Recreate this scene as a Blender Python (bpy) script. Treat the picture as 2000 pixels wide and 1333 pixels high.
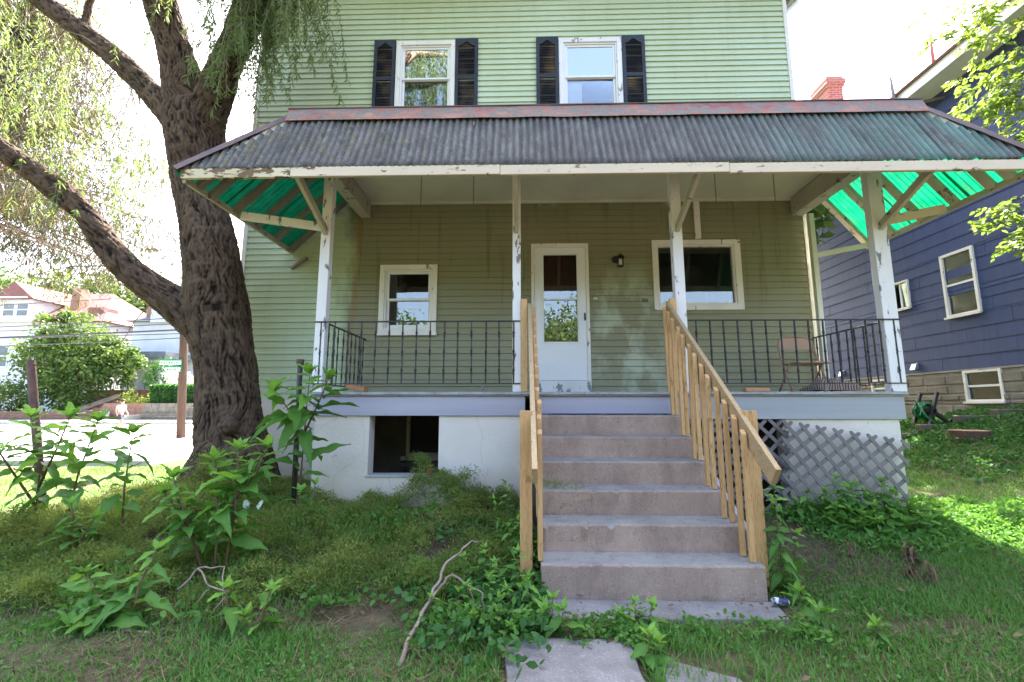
import bpy, bmesh, math, random
import numpy as np
from mathutils import Vector, Matrix, noise as mnoise
R = math.radians
random.seed(7); rng = np.random.default_rng(7)
scene = bpy.context.scene
for o in list(bpy.data.objects): bpy.data.objects.remove(o)

# ------------------------------------------------------------------ camera, sky, sun, exposure
cd = bpy.data.cameras.new('camera'); cam = bpy.data.objects.new('camera', cd); scene.collection.objects.link(cam)
cd.lens = 16.0; cd.sensor_width = 36.0; cd.sensor_fit = 'HORIZONTAL'; cd.clip_start = 0.05; cd.clip_end = 2000
cam.location = (0, 0, 1.5); cam.rotation_euler = (R(98.2), 0, R(1.4)); scene.camera = cam
SUN_AZ, SUN_EL = R(8), R(50)          # azimuth measured from +Y (behind the house) towards +X
world = bpy.data.worlds.new('World'); scene.world = world; world.use_nodes = True
wn = world.node_tree; wn.nodes.clear()
sky = wn.nodes.new('ShaderNodeTexSky'); sky.sky_type = 'NISHITA'; sky.sun_disc = False
sky.sun_elevation = SUN_EL; sky.sun_rotation = SUN_AZ; sky.dust_density = 6.0; sky.air_density = 1.0; sky.ozone_density = 0.4
bg = wn.nodes.new('ShaderNodeBackground'); bg.inputs['Strength'].default_value = 0.15
wo = wn.nodes.new('ShaderNodeOutputWorld')
wn.links.new(sky.outputs[0], bg.inputs[0]); wn.links.new(bg.outputs[0], wo.inputs[0])
sd = bpy.data.lights.new('sun', 'SUN'); sd.energy = 4.5; sd.angle = R(0.5); sd.color = (1, .95, .86)
sun = bpy.data.objects.new('sun', sd); scene.collection.objects.link(sun); sun.location = (0, 30, 30)
sdir = Vector((math.sin(SUN_AZ)*math.cos(SUN_EL), math.cos(SUN_AZ)*math.cos(SUN_EL), math.sin(SUN_EL)))
sun.rotation_euler = sdir.to_track_quat('Z', 'Y').to_euler()
vs = scene.view_settings; vs.view_transform = 'Standard'; vs.look = 'None'; vs.exposure = 3.0; vs.gamma = 1.0
vs.use_curve_mapping = False
scene.render.engine = 'CYCLES'; scene.cycles.max_bounces = 8; scene.cycles.transparent_max_bounces = 12

# ------------------------------------------------------------------ helpers
COL = scene.collection
def tag(o, label=None, cat=None, group=None, kind=None):
    if label: o['label'] = label
    if cat: o['category'] = cat
    if group: o['group'] = group
    if kind: o['kind'] = kind
    return o
def link(name, me, mat=None, parent=None):
    o = bpy.data.objects.new(name, me); COL.objects.link(o)
    if mat is not None and not me.materials: me.materials.append(mat)
    if parent is not None:
        o.parent = parent; o.matrix_parent_inverse = parent.matrix_basis.inverted()   # parts are modelled in place
    return o
def thing(name, label, cat, loc=(0,0,0), group=None):
    o = bpy.data.objects.new(name, None); COL.objects.link(o); o.empty_display_size = .1; o.location = loc
    return tag(o, label, cat, group)

class MB:
    """collects simple shapes; build() links them as one mesh object"""
    def __init__(s): s.v = []; s.f = []
    def add(s, vs_, fs_):
        n = len(s.v); s.v += [tuple(p) for p in vs_]; s.f += [tuple(i+n for i in f) for f in fs_]; return s
    def box(s, x0, x1, y0, y1, z0, z1):
        return s.add([(x0,y0,z0),(x1,y0,z0),(x1,y1,z0),(x0,y1,z0),(x0,y0,z1),(x1,y0,z1),(x1,y1,z1),(x0,y1,z1)],
            [(0,3,2,1),(4,5,6,7),(0,1,5,4),(1,2,6,5),(2,3,7,6),(3,0,4,7)])
    def hexa(s, p):      # 8 points: bottom loop then top loop
        return s.add(p, [(0,3,2,1),(4,5,6,7),(0,1,5,4),(1,2,6,5),(2,3,7,6),(3,0,4,7)])
    def beam(s, a, b, w, h, up=(0,0,1)):   # rectangular bar from a to b; w across, h along 'up'
        a = Vector(a); b = Vector(b); d = (b-a).normalized(); u = Vector(up)
        x = d.cross(u).normalized(); u = x.cross(d).normalized()
        P = []
        for q in (a, b):
            for i, j in ((-1,-1),(1,-1),(1,1),(-1,1)): P.append(q + x*(i*w/2) + u*(j*h/2))
        return s.add(P, [(0,1,2,3),(7,6,5,4),(0,4,5,1),(1,5,6,2),(2,6,7,3),(3,7,4,0)])
    def tube(s, pts, rad, n=8, caps=True):
        pts = [Vector(p) for p in pts]
        if not hasattr(rad, '__len__'): rad = [rad]*len(pts)
        ring = []; prev = None; vs_ = []; fs_ = []
        for i, p in enumerate(pts):
            d = (pts[min(i+1, len(pts)-1)] - pts[max(i-1, 0)])
            if d.length < 1e-9: d = Vector((0,0,1))
            d.normalize()
            if prev is None: x = d.cross(Vector((0,1,.123))).normalized()
            else: x = (prev - d*prev.dot(d)).normalized()
            prev = x; y = d.cross(x)
            for k in range(n):
                a = 2*math.pi*k/n; vs_.append(p + (x*math.cos(a) + y*math.sin(a))*rad[i])
        for i in range(len(pts)-1):
            for k in range(n): fs_.append((i*n+k, i*n+(k+1)%n, (i+1)*n+(k+1)%n, (i+1)*n+k))
        if caps:
            fs_.append(tuple(range(n-1,-1,-1))); fs_.append(tuple((len(pts)-1)*n+k for k in range(n)))
        return s.add(vs_, fs_)
    def prism(s, poly, axis, a, b):     # polygon in the plane across 'axis', extruded a..b
        def q(p, t): return {'x': (t,p[0],p[1]), 'y': (p[0],t,p[1]), 'z': (p[0],p[1],t)}[axis]
        n = len(poly)
        return s.add([q(p,a) for p in poly]+[q(p,b) for p in poly],
            [tuple(range(n-1,-1,-1)), tuple(range(n,2*n))]+[(i,(i+1)%n,n+(i+1)%n,n+i) for i in range(n)])
    def mesh(s, name, smooth=False, fix=True):
        me = bpy.data.meshes.new(name); me.from_pydata(s.v, [], s.f)
        if fix:
            bm = bmesh.new(); bm.from_mesh(me); bmesh.ops.recalc_face_normals(bm, faces=bm.faces); bm.to_mesh(me); bm.free()
        if smooth: me.polygons.foreach_set('use_smooth', [True]*len(me.polygons))
        return me
    def build(s, name, mat, parent=None, smooth=False, bevel=0):
        o = link(name, s.mesh(name, smooth), mat, parent)
        if bevel:
            m = o.modifiers.new('bevel', 'BEVEL'); m.width = bevel; m.segments = 2; m.limit_method = 'ANGLE'; m.angle_limit = R(40)
        return o
def box(name, mat, parent, *a, bevel=0): return MB().box(*a).build(name, mat, parent, bevel=bevel)
def cut_rects(x0, x1, z0, z1, holes):
    """rectangle minus holes -> list of rectangles"""
    zs = sorted({z0, z1} | {min(max(h[k], z0), z1) for h in holes for k in (2,3)})
    out = []
    for a, b in zip(zs[:-1], zs[1:]):
        if b-a < 1e-4: continue
        hs = sorted((h[0],h[1]) for h in holes if h[2] < (a+b)/2 < h[3]); x = x0
        for h0, h1 in hs:
            if h0 > x: out.append((x, min(h0,x1), a, b))
            x = max(x, h1)
        if x < x1: out.append((x, x1, a, b))
    return out
def quads_mesh(name, V, var=None, k=4, smooth=False, F=None):
    """V: (n*k,3) array, faces of k consecutive verts (or F: per-item faces tuple list)"""
    me = bpy.data.meshes.new(name); n = len(V)//k
    if F is None: F = [tuple(range(k))]
    base = np.arange(n)[:,None]*k
    nl = sum(len(f) for f in F)
    loops = np.concatenate([base + np.array(f)[None,:] for f in F], axis=1).ravel()
    lens = np.tile(np.array([len(f) for f in F]), n)
    starts = np.concatenate([[0], np.cumsum(lens)[:-1]])
    me.vertices.add(len(V)); me.vertices.foreach_set('co', np.asarray(V, dtype=np.float32).ravel())
    me.loops.add(len(loops)); me.loops.foreach_set('vertex_index', loops.astype(np.int32))
    me.polygons.add(len(lens)); me.polygons.foreach_set('loop_start', starts.astype(np.int32)); me.polygons.foreach_set('loop_total', lens.astype(np.int32))
    if var is not None:
        a = me.attributes.new('var', 'FLOAT', 'POINT'); a.data.foreach_set('value', np.repeat(var, k).astype(np.float32))
    me.update(); me.validate()
    if smooth: me.polygons.foreach_set('use_smooth', [True]*len(me.polygons))
    return me

# ------------------------------------------------------------------ materials
class NT:
    def __init__(s, name):
        s.m = bpy.data.materials.new(name); s.m.use_nodes = True; s.t = s.m.node_tree; s.t.nodes.clear()
        s.out = s.t.nodes.new('ShaderNodeOutputMaterial')
    def n(s, kind, **kw):
        nd = s.t.nodes.new('ShaderNode'+kind)
        for k, v in kw.items(): setattr(nd, k, v)
        return nd
    def set(s, sock, v):
        if hasattr(v, 'is_output') or isinstance(v, bpy.types.NodeSocket): s.t.links.new(v, sock)
        else:
            if sock.type == 'RGBA' and len(v) == 3: v = (*v, 1)
            sock.default_value = v
    def pos(s, scale=(1,1,1), rot=(0,0,0), kind='pos', loc=(0,0,0)):
        src = s.n('NewGeometry').outputs['Position'] if kind == 'pos' else s.n('TexCoord').outputs['Object']
        mp = s.n('Mapping'); s.set(mp.inputs['Vector'], src); mp.inputs['Scale'].default_value = scale; mp.inputs['Rotation'].default_value = rot; mp.inputs['Location'].default_value = loc
        return mp.outputs[0]
    def noise(s, vec, scale, detail=4, rough=.55, dist=0):
        nd = s.n('TexNoise'); s.set(nd.inputs['Vector'], vec); nd.inputs['Scale'].default_value = scale; nd.inputs['Detail'].default_value = detail
        nd.inputs['Roughness'].default_value = rough; nd.inputs['Distortion'].default_value = dist
        return nd.outputs[0]
    def ramp(s, fac, a, b, ca=(0,0,0), cb=(1,1,1)):
        nd = s.n('ValToRGB'); s.set(nd.inputs[0], fac); e = nd.color_ramp.elements
        e[0].position = a; e[1].position = b; e[0].color = (*ca,1); e[1].color = (*cb,1)
        return nd.outputs[0]
    def mix(s, fac, a, b, mode='MIX'):
        nd = s.n('Mix', data_type='RGBA', blend_type=mode); s.set(nd.inputs[0], fac); s.set(nd.inputs[6], a); s.set(nd.inputs[7], b); return nd.outputs[2]
    def math(s, op, a, b=0.0, clamp=False):
        nd = s.n('Math', operation=op, use_clamp=clamp); s.set(nd.inputs[0], a); s.set(nd.inputs[1], b); return nd.outputs[0]
    def sep(s, vec):
        nd = s.n('SeparateXYZ'); s.set(nd.inputs[0], vec); return nd.outputs
    def bump(s, h, strength=.3, dist=.01):
        nd = s.n('Bump'); s.set(nd.inputs['Height'], h); nd.inputs['Strength'].default_value = strength; nd.inputs['Distance'].default_value = dist; return nd.outputs[0]
    def bsdf(s, col, rough=.7, normal=None, spec=.3, metal=0, trans=0):
        p = s.n('BsdfPrincipled'); s.set(p.inputs['Base Color'], col); s.set(p.inputs['Roughness'], rough); p.inputs['Specular IOR Level'].default_value = spec; p.inputs['Metallic'].default_value = metal
        if normal is not None: s.set(p.inputs['Normal'], normal)
        return p.outputs[0]
    def done(s, sh): s.t.links.new(sh, s.out.inputs[0]); return s.m
def plain(name, c1, c2=None, scale=4, rough=.7, bump=.15, bscale=60, spec=.3, stretch=(1,1,1), metal=0, lo=.35, hi=.65, kind='pos'):
    t = NT(name); v = t.pos(stretch, kind=kind); c = c1
    if c2: c = t.mix(t.ramp(t.noise(v, scale), lo, hi), c1, c2)
    nrm = t.bump(t.noise(v, bscale, 3), bump, .005) if bump else None
    return t.done(t.bsdf(c, rough, nrm, spec, metal))
def peeling(name, paint, under, thr=.6, scale=9, paint2=None, soft=.02, rough=.55, stretch=(1,1,.5)):
    t = NT(name); v = t.pos(stretch)
    n = t.noise(v, scale, 7, .62, .3); m = t.ramp(n, thr, thr+soft)
    p = t.mix(t.ramp(t.noise(v, 2.5), .35, .7), paint, paint2 or tuple(c*.82 for c in paint))
    u = t.mix(t.noise(t.pos((1,1,.15)), 60), under, tuple(c*.5 for c in under))
    nrm = t.bump(t.math('SUBTRACT', 1.0, m), .35, .004)
    return t.done(t.bsdf(t.mix(m, p, u), rough, nrm, .25))
def leafmat(name, c1, c2, trans=.45, rough=.5, tcol=None):
    t = NT(name); a = t.n('Attribute'); a.attribute_name = 'var'
    oi = t.n('ObjectInfo'); f = t.math('ADD', a.outputs['Fac'], t.math('MULTIPLY', oi.outputs['Random'], .35), True)
    c = t.mix(f, c1, c2)
    tr = t.n('BsdfTranslucent'); t.set(tr.inputs[0], t.mix(.5, c, tcol or (c2[0]*1.6, c2[1]*1.5, c2[2]*.7)))
    ms = t.n('MixShader'); ms.inputs[0].default_value = trans
    t.t.links.new(t.bsdf(c, rough, None, .25), ms.inputs[1]); t.t.links.new(tr.outputs[0], ms.inputs[2])
    return t.done(ms.outputs[0])

M = {}
def make_siding():
    t = NT('green_siding'); v = t.pos(); x, y, z = t.sep(v)
    base = t.mix(t.ramp(t.noise(v, .5, 3), .35, .7), (.45,.515,.335), (.51,.585,.435))
    dirt = t.ramp(t.noise(t.pos((5,5,.45)), 1.6, 6, .6), .52, .72)
    base = t.mix(t.math('MULTIPLY', dirt, .14), base, (.25,.25,.14))
    edge = t.math('MULTIPLY', t.math('SUBTRACT', t.noise(t.pos((1.6,1,.8)), 1.8, 6, .65), .5), .9)   # ragged edge of the painted porch shade and grime
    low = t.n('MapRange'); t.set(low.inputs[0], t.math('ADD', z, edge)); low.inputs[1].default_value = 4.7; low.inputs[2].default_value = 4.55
    # porch shade, with some grime, painted dark into the boards under the porch roof
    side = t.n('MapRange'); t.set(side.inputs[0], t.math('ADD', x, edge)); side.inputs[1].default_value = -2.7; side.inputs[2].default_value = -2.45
    shade_grime = t.math('MULTIPLY', low.outputs[0], side.outputs[0])
    base = t.mix(t.math('MULTIPLY', shade_grime, .85), base, t.mix(t.ramp(t.noise(v, .9, 4), .35, .65), (.215,.185,.11), (.235,.22,.14)))
    # dark drips from the porch ceiling
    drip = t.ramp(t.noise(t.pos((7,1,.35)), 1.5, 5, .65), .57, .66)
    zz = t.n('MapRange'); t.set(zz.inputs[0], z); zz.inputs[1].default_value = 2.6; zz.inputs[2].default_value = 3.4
    base = t.mix(t.math('MULTIPLY', t.math('MULTIPLY', drip, zz.outputs[0]), t.math('MULTIPLY', shade_grime, .5)), base, (.12,.12,.045))
    # chalky washed patches right of the door
    wx = t.n('MapRange'); t.set(wx.inputs[0], t.math('ABSOLUTE', t.math('SUBTRACT', x, 1.45))); wx.inputs[1].default_value = .75; wx.inputs[2].default_value = .25
    wash = t.ramp(t.noise(t.pos((1.3,1,.8)), 2.2, 4, .6), .46, .62)
    wz = t.n('MapRange'); t.set(wz.inputs[0], z); wz.inputs[1].default_value = 3.7; wz.inputs[2].default_value = 3.1
    base = t.mix(t.math('MULTIPLY', t.math('MULTIPLY', wash, wx.outputs[0]), t.math('MULTIPLY', wz.outputs[0], .7)), base, (.50,.54,.42))
    # rust streak running down beside the left post
    wob = t.math('MULTIPLY', t.math('SUBTRACT', t.noise(t.pos((0,0,1)), 1.2), .5), .12)
    cx = t.math('ADD', t.math('ADD', t.math('MULTIPLY', t.math('SUBTRACT', z, 3.0), .035), -2.47), wob)
    dx = t.n('MapRange'); t.set(dx.inputs[0], t.math('ABSOLUTE', t.math('SUBTRACT', x, cx))); dx.inputs[1].default_value = .055; dx.inputs[2].default_value = .008
    rm = t.math('MULTIPLY', dx.outputs[0], t.ramp(t.noise(t.pos((14,1,.5)), 2, 4), .3, .6))
    rz = t.n('MapRange'); t.set(rz.inputs[0], z); rz.inputs[1].default_value = 2.0; rz.inputs[2].default_value = 3.2
    base = t.mix(t.math('MULTIPLY', t.math('MULTIPLY', rm, rz.outputs[0]), t.math('MULTIPLY', low.outputs[0], .75)), base, (.33,.14,.035))
    nrm = t.bump(t.noise(t.pos((.3,1,12)), 8, 4), .1, .003)
    return t.done(t.bsdf(base, .6, nrm, .3))
M['siding'] = make_siding()
def make_concrete(name, c1, c2, pits=.0, stain=None):
    t = NT(name); v = t.pos()
    c = t.mix(t.ramp(t.noise(v, 3.5, 6, .65), .3, .7), c1, c2)
    sp = t.ramp(t.noise(v, 120, 2), .58, .7); c = t.mix(t.math('MULTIPLY', sp, .5), c, (.10,.09,.09))
    sp2 = t.ramp(t.noise(t.pos(loc=(9,3,1)), 90, 2), .6, .72); c = t.mix(t.math('MULTIPLY', sp2, .35), c, (.62,.58,.55))
    stn = t.ramp(t.noise(t.pos((2.2,2.2,.9)), 2.0, 6, .7), .46, .66); c = t.mix(t.math('MULTIPLY', stn, .32), c, tuple(q*.42 for q in c1))
    h = t.noise(v, 70, 4)
    if pits:
        pt_ = t.ramp(t.noise(t.pos(loc=(4,8,2)), 38, 6, .72), .60, .70); c = t.mix(t.math('MULTIPLY', pt_, pits), c, (.09,.08,.075)); h = t.math('SUBTRACT', h, t.math('MULTIPLY', pt_, 1.0))
    return t.done(t.bsdf(c, .85, t.bump(h, .5, .006), .2))
M['step'] = make_concrete('step_concrete', (.30,.205,.165), (.42,.305,.245), .8)
M['tread'] = make_concrete('tread_concrete', (.23,.215,.205), (.31,.295,.285), .5)
M['path'] = make_concrete('path_concrete', (.17,.16,.16), (.25,.24,.245), .5)
def make_whitewash():
    t = NT('whitewashed_block'); v = t.pos(); x, y, z = t.sep(v)
    c = t.mix(t.ramp(t.noise(v, 1.3, 5, .6), .3, .75), (.64,.575,.52), (.73,.67,.62))
    mz = t.n('MapRange'); t.set(mz.inputs[0], t.math('ADD', z, t.math('MULTIPLY', t.noise(v, 3), .3))); mz.inputs[1].default_value = 1.05; mz.inputs[2].default_value = .60
    c = t.mix(t.math('MULTIPLY', mz.outputs[0], .75), c, (.42,.33,.23))
    pt_ = t.ramp(t.noise(t.pos((1,1,1)), 13, 7, .7), .64, .68); c = t.mix(t.math('MULTIPLY', pt_, .55), c, (.30,.27,.24))
    cr = t.n('TexVoronoi', feature='DISTANCE_TO_EDGE'); t.set(cr.inputs['Vector'], t.mix(.25, v, t.n('TexNoise').outputs[1])); cr.inputs['Scale'].default_value = 1.3
    ln = t.ramp(cr.outputs[0], .0, .006, (1,1,1), (0,0,0)); c = t.mix(t.math('MULTIPLY', ln, .3), c, (.25,.22,.19))
    return t.done(t.bsdf(c, .8, t.bump(t.math('ADD', t.noise(v, 25, 5), t.math('MULTIPLY', pt_, -.6)), .45, .01), .2))
M['whitewash'] = make_whitewash()
M['white_trim'] = peeling('white_trim_paint', (.80,.76,.72), (.42,.33,.26), .63, 11, (.70,.64,.60))
M['white_old'] = peeling('old_white_paint', (.78,.76,.76), (.36,.33,.34), .555, 7, (.66,.64,.64))
M['post_paint'] = peeling('peeling_post_paint', (.80,.78,.78), (.30,.27,.27), .60, 8, (.72,.68,.66), stretch=(1.5,1.5,.55))
M['beam_paint'] = peeling('weathered_beam_paint', (.52,.47,.38), (.24,.19,.15), .60, 9, (.44,.39,.31), stretch=(1,1,1))
M['fascia_cream'] = peeling('cream_eave_paint', (.68,.56,.42), (.25,.15,.08), .61, 10, (.60,.50,.38), stretch=(.7,1,2))
M['fascia_rot'] = peeling('rotten_eave_paint', (.66,.56,.40), (.22,.14,.07), .49, 9, (.55,.45,.28), stretch=(.7,1,2))
M['ceiling'] = plain('porch_ceiling_paint', (.68,.65,.52), (.58,.55,.43), 1.5, .7, .1, 20)
M['vinyl'] = plain('white_vinyl', (.80,.80,.80), (.74,.74,.74), 3, .4, .03, 20)
M['door'] = plain('door_enamel', (.80,.79,.82), (.76,.75,.78), 2, .35, .03, 20, spec=.4)
M['grey_paint'] = plain('grey_violet_board_paint', (.35,.335,.41), (.41,.39,.46), 2.2, .6, .25, 40, stretch=(.15,1,3))
M['grey_paint2'] = plain('grey_board_paint', (.31,.32,.345), (.36,.37,.39), 2.2, .6, .2, 40, stretch=(.15,1,3))
M['deck'] = plain('deck_paint', (.38,.40,.44), (.27,.27,.28), 6, .6, .2, 60, stretch=(1,.2,1))
M['shutter'] = plain('black_shutter_plastic', (.018,.022,.032), (.028,.034,.048), 3, .55, .1, 30)
M['louver'] = plain('faded_louver_plastic', (.024,.028,.038), (.24,.16,.10), 2.4, .6, .05, 30, lo=.50, hi=.72, stretch=(1,1,.8))
M['iron'] = plain('black_iron', (.018,.019,.022), (.045,.035,.03), 12, .5, .2, 90, spec=.5)
def make_wood(name, c1, c2, axis='z', scale=1):
    st = {'z': (22,22,1.2), 'y': (22,1.2,22), 'x': (1.2,22,22)}[axis]
    t = NT(name); v = t.pos(st); n = t.noise(v, 2.2*scale, 5, .6, .6)
    c = t.mix(t.ramp(n, .3, .7), c1, c2)
    oi = t.n('ObjectInfo'); c = t.mix(t.math('MULTIPLY', oi.outputs['Random'], .45), c, tuple(q*f for q, f in zip(c1, (.72,.62,.5))))
    fg = t.noise(t.pos(tuple(q*4 for q in st)), 3.0, 3, .6); c = t.mix(t.ramp(fg, .52, .66), c, tuple(q*.6 for q in c1))
    k = t.ramp(t.noise(t.pos((9,9,5)), 1.6, 2), .66, .72); c = t.mix(t.math('MULTIPLY', k, .6), c, (.22,.10,.04))
    return t.done(t.bsdf(c, .6, t.bump(n, .2, .003), .3))
M['pine'] = make_wood('new_pine', (.54,.31,.13), (.70,.44,.21))
M['pine_rail'] = make_wood('weathered_pine', (.42,.29,.15), (.56,.41,.25), 'y')
M['grey_wood'] = make_wood('grey_weathered_wood', (.24,.21,.18), (.38,.34,.30), 'x')
M['block_wood'] = make_wood('cut_lumber', (.42,.20,.10), (.55,.30,.16), 'x')
M['soil'] = plain('soil', (.055,.038,.026), (.10,.075,.055), 9, .95, .8, 60)
M['light_stop_dark'] = plain('dark_block', (.10,.09,.08), (.15,.13,.12), 3, .95, .4, 20)  # dark tone chosen to keep the space under the porch black
M['dark'] = plain('dark_interior', (.05,.04,.035), (.09,.07,.055), 1.5, .8, 0)
M['interior'] = plain('brown_interior', (.36,.26,.19), (.44,.33,.25), .8, .8, 0)
M['brick'] = plain('red_brick', (.36,.11,.075), (.46,.19,.13), 14, .85, .4, 80)
M['rust'] = plain('rusty_steel', (.075,.045,.04), (.14,.075,.05), 14, .8, .3, 60)
M['pipe'] = plain('black_pipe', (.022,.022,.026), (.05,.045,.045), 12, .45, .2, 60, spec=.5)
M['tan_metal'] = plain('tan_enamel', (.34,.19,.12), (.28,.16,.10), 6, .4, .05, 40, spec=.5)
M['glass'] = None
def make_glass(name, tint=(.75,.8,.82), refl=.0, rough=0.0):
    t = NT(name); fr = t.n('Fresnel'); fr.inputs[0].default_value = 1.6
    gl = t.n('BsdfGlossy'); gl.inputs['Roughness'].default_value = rough; gl.inputs['Color'].default_value = (.95,.97,1,1)
    nb = t.bump(t.noise(t.pos(), 1.3, 2), .04, .02); t.set(gl.inputs['Normal'], nb)
    tr = t.n('BsdfTransparent'); tr.inputs[0].default_value = (*tint,1)
    ms = t.n('MixShader'); t.set(ms.inputs[0], t.math('ADD', fr.outputs[0], refl, True))
    t.t.links.new(tr.outputs[0], ms.inputs[1]); t.t.links.new(gl.outputs[0], ms.inputs[2]); return t.done(ms.outputs[0])
M['glass'] = make_glass('window_glass', (.88,.89,.88), .05)
M['glass_up'] = make_glass('coated_glass', (.4,.42,.45), .45)
M['sheet_green'] = None
def make_sheet(green):
    t = NT('translucent_green_sheet' if green else 'weathered_roof_sheet'); v = t.pos(); x, y, z = t.sep(v)
    if green:
        c = t.mix(t.ramp(t.noise(v, 6, 4), .3, .7), (.0,.15,.065), (.006,.23,.105)); c = t.mix(t.math('MULTIPLY', t.ramp(t.noise(t.pos((2,5,2)), 2.2, 6, .65), .5, .68), .6), c, (.03,.075,.04))
        tr = t.n('BsdfTranslucent'); t.set(tr.inputs[0], c)
        ms = t.n('MixShader'); ms.inputs[0].default_value = .55
        t.t.links.new(t.bsdf(c, .45, None, .3), ms.inputs[1]); t.t.links.new(tr.outputs[0], ms.inputs[2]); return t.done(ms.outputs[0])
    sv = (9,1.6,1.6)
    c = t.mix(t.ramp(t.noise(t.pos(sv), 2.2, 6, .65), .32, .68), (.062,.056,.058), (.17,.16,.16))
    gx = t.n('MapRange'); t.set(gx.inputs[0], t.math('ADD', x, t.math('MULTIPLY', t.noise(v, 1.1), 2.0))); gx.inputs[1].default_value = 2.6; gx.inputs[2].default_value = 5.0
    gm = t.math('MULTIPLY', gx.outputs[0], t.ramp(t.noise(t.pos((2,1,1)), 1.7, 5), .3, .62))
    c = t.mix(t.math('MULTIPLY', gm, .62), c, (.12,.26,.22))
    lx = t.n('MapRange'); t.set(lx.inputs[0], x); lx.inputs[1].default_value = .8; lx.inputs[2].default_value = -2.6
    lm = t.math('MULTIPLY', t.math('ADD', lx.outputs[0], .18), t.ramp(t.noise(t.pos((3,3,3)), 5, 7, .72), .48, .64))
    c = t.mix(t.math('MULTIPLY', lm, .8, True), c, t.mix(t.ramp(t.noise(v, 9), .4, .6), (.25,.25,.22), (.21,.17,.045)))
    sp = t.ramp(t.noise(v, 85, 3), .62, .70); c = t.mix(t.math('MULTIPLY', sp, .6), c, (.36,.38,.38))
    val = t.math('SINE', t.math('MULTIPLY', x, 2*math.pi/.072)); vm = t.n('MapRange'); t.set(vm.inputs[0], val); vm.inputs[1].default_value = .1; vm.inputs[2].default_value = -.8   # darker along the valleys
    c = t.mix(t.math('MULTIPLY', vm.outputs[0], .35), c, (.035,.033,.035))
    bl = t.ramp(t.noise(t.pos((1.2,1,1.0)), 1.6, 6, .7), .45, .7); c = t.mix(t.math('MULTIPLY', bl, .55), c, (.045,.04,.038))
    return t.done(t.bsdf(c, .75, t.bump(t.noise(v, 70, 4), .5, .006), .25))
M['sheet_green'] = make_sheet(True); M['sheet'] = make_sheet(False)
M['flash'] = peeling('peeling_red_flashing', (.27,.08,.068), (.26,.21,.19), .47, 7, (.38,.20,.145), stretch=(1,1,2.5))
M['hipcap'] = plain('hip_cap_metal', (.16,.10,.10), (.10,.07,.075), 5, .6, .2, 40)
M['lattice'] = plain('grey_lattice', (.15,.133,.13), (.20,.178,.172), 4, .6, .1, 40)
def make_bark():
    t = NT('willow_bark'); v = t.pos()
    at = t.n('Attribute'); at.attribute_name = 'ridge'
    c = t.mix(t.ramp(at.outputs['Fac'], .2, .85), (.014,.009,.0065), (.135,.09,.062))
    c = t.mix(t.math('MULTIPLY', t.ramp(t.noise(v, 2.2, 4), .45, .7), .5), c, (.045,.028,.021))
    mo = t.ramp(t.noise(t.pos(loc=(3,3,3)), 1.1, 5), .58, .75); c = t.mix(t.math('MULTIPLY', mo, .25), c, (.04,.045,.018))
    return t.done(t.bsdf(c, .9, t.bump(t.noise(t.pos((1,1,.4)), 55, 5, .65), .7, .012), .15))
M['bark'] = make_bark()
M['twig'] = plain('dry_twig', (.20,.14,.11), (.32,.25,.21), 14, .85, .4, 80)
M['willow'] = leafmat('willow_leaf', (.075,.125,.045), (.16,.22,.085), .5)
M['weed'] = leafmat('weed_leaf', (.06,.17,.032), (.13,.28,.055), .4)
M['weed_young'] = leafmat('young_weed_leaf', (.15,.32,.045), (.22,.42,.08), .45)
M['stem'] = plain('weed_stem', (.13,.055,.05), (.16,.12,.05), 5, .5, 0)
M['grass'] = leafmat('grass_blade', (.06,.16,.028), (.13,.28,.055), .35)
M['straw'] = plain('dry_straw', (.20,.14,.08), (.10,.065,.04), 6, .9, 0)
M['bedstraw'] = leafmat('bedstraw_leaf', (.075,.155,.03), (.26,.30,.08), .4)
M['creeper'] = leafmat('creeper_leaf', (.03,.10,.03), (.075,.19,.045), .35)
M['conifer'] = leafmat('conifer_needle', (.04,.05,.025), (.10,.085,.045), .25)
M['far_leaf'] = leafmat('far_leaf', (.05,.10,.025), (.12,.19,.05), .4)
M['right_leaf'] = leafmat('locust_leaf', (.10,.19,.035), (.19,.27,.06), .5)

# ------------------------------------------------------------------ ground
def ss(a, b, x):
    t = np.clip((np.asarray(x, float)-a)/(b-a), 0, 1); return t*t*(3-2*t)
def G(x, y):
    x = np.asarray(x, float); y = np.asarray(y, float)
    z = .20 - .05*ss(3, 1.5, y)
    mound = ss(2.9, 4.9, y)*.25*ss(.3, -.2, x)*ss(-6.2, -3.6, x)
    mound = mound + .12*ss(1.7, .0, np.hypot(x+3.5, (y-5.6)))
    z = z + mound*ss(9.5, 7.5, y)
    z = z + .2*ss(3.0, 4.9, y)*ss(1.5, 2.2, x)*ss(9.5, 7, y)
    z = z + 1.15*ss(3.5, 9, x)*ss(3.0, 9, y)
    z = z - .15*ss(-4.5, -7, x)
    z = z + ss(-6, -9, x)*(.07*np.clip(y-26, 0, 14) + .28*np.clip(y-46, 0, 80))
    z = z + ss(0,6,x)*(.05*np.clip(y-14, 0, 60))
    return z
def grid_axis(lo, hi, fine0, fine1, step):
    a = list(np.arange(fine0, fine1+1e-6, step)); d = step; x = fine1
    while x < hi: d *= 1.25; x += d; a.append(min(x, hi))
    d = step; x = fine0; b = []
    while x > lo: d *= 1.25; x -= d; b.append(max(x, lo))
    return np.array(b[::-1]+a)
gx, gy = grid_axis(-220, 220, -8, 10, .12), grid_axis(-60, 260, 1, 10, .12)
XX, YY = np.meshgrid(gx, gy); ZZ = G(XX, YY)
near = (np.abs(XX) < 12) & (YY < 14)
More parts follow.
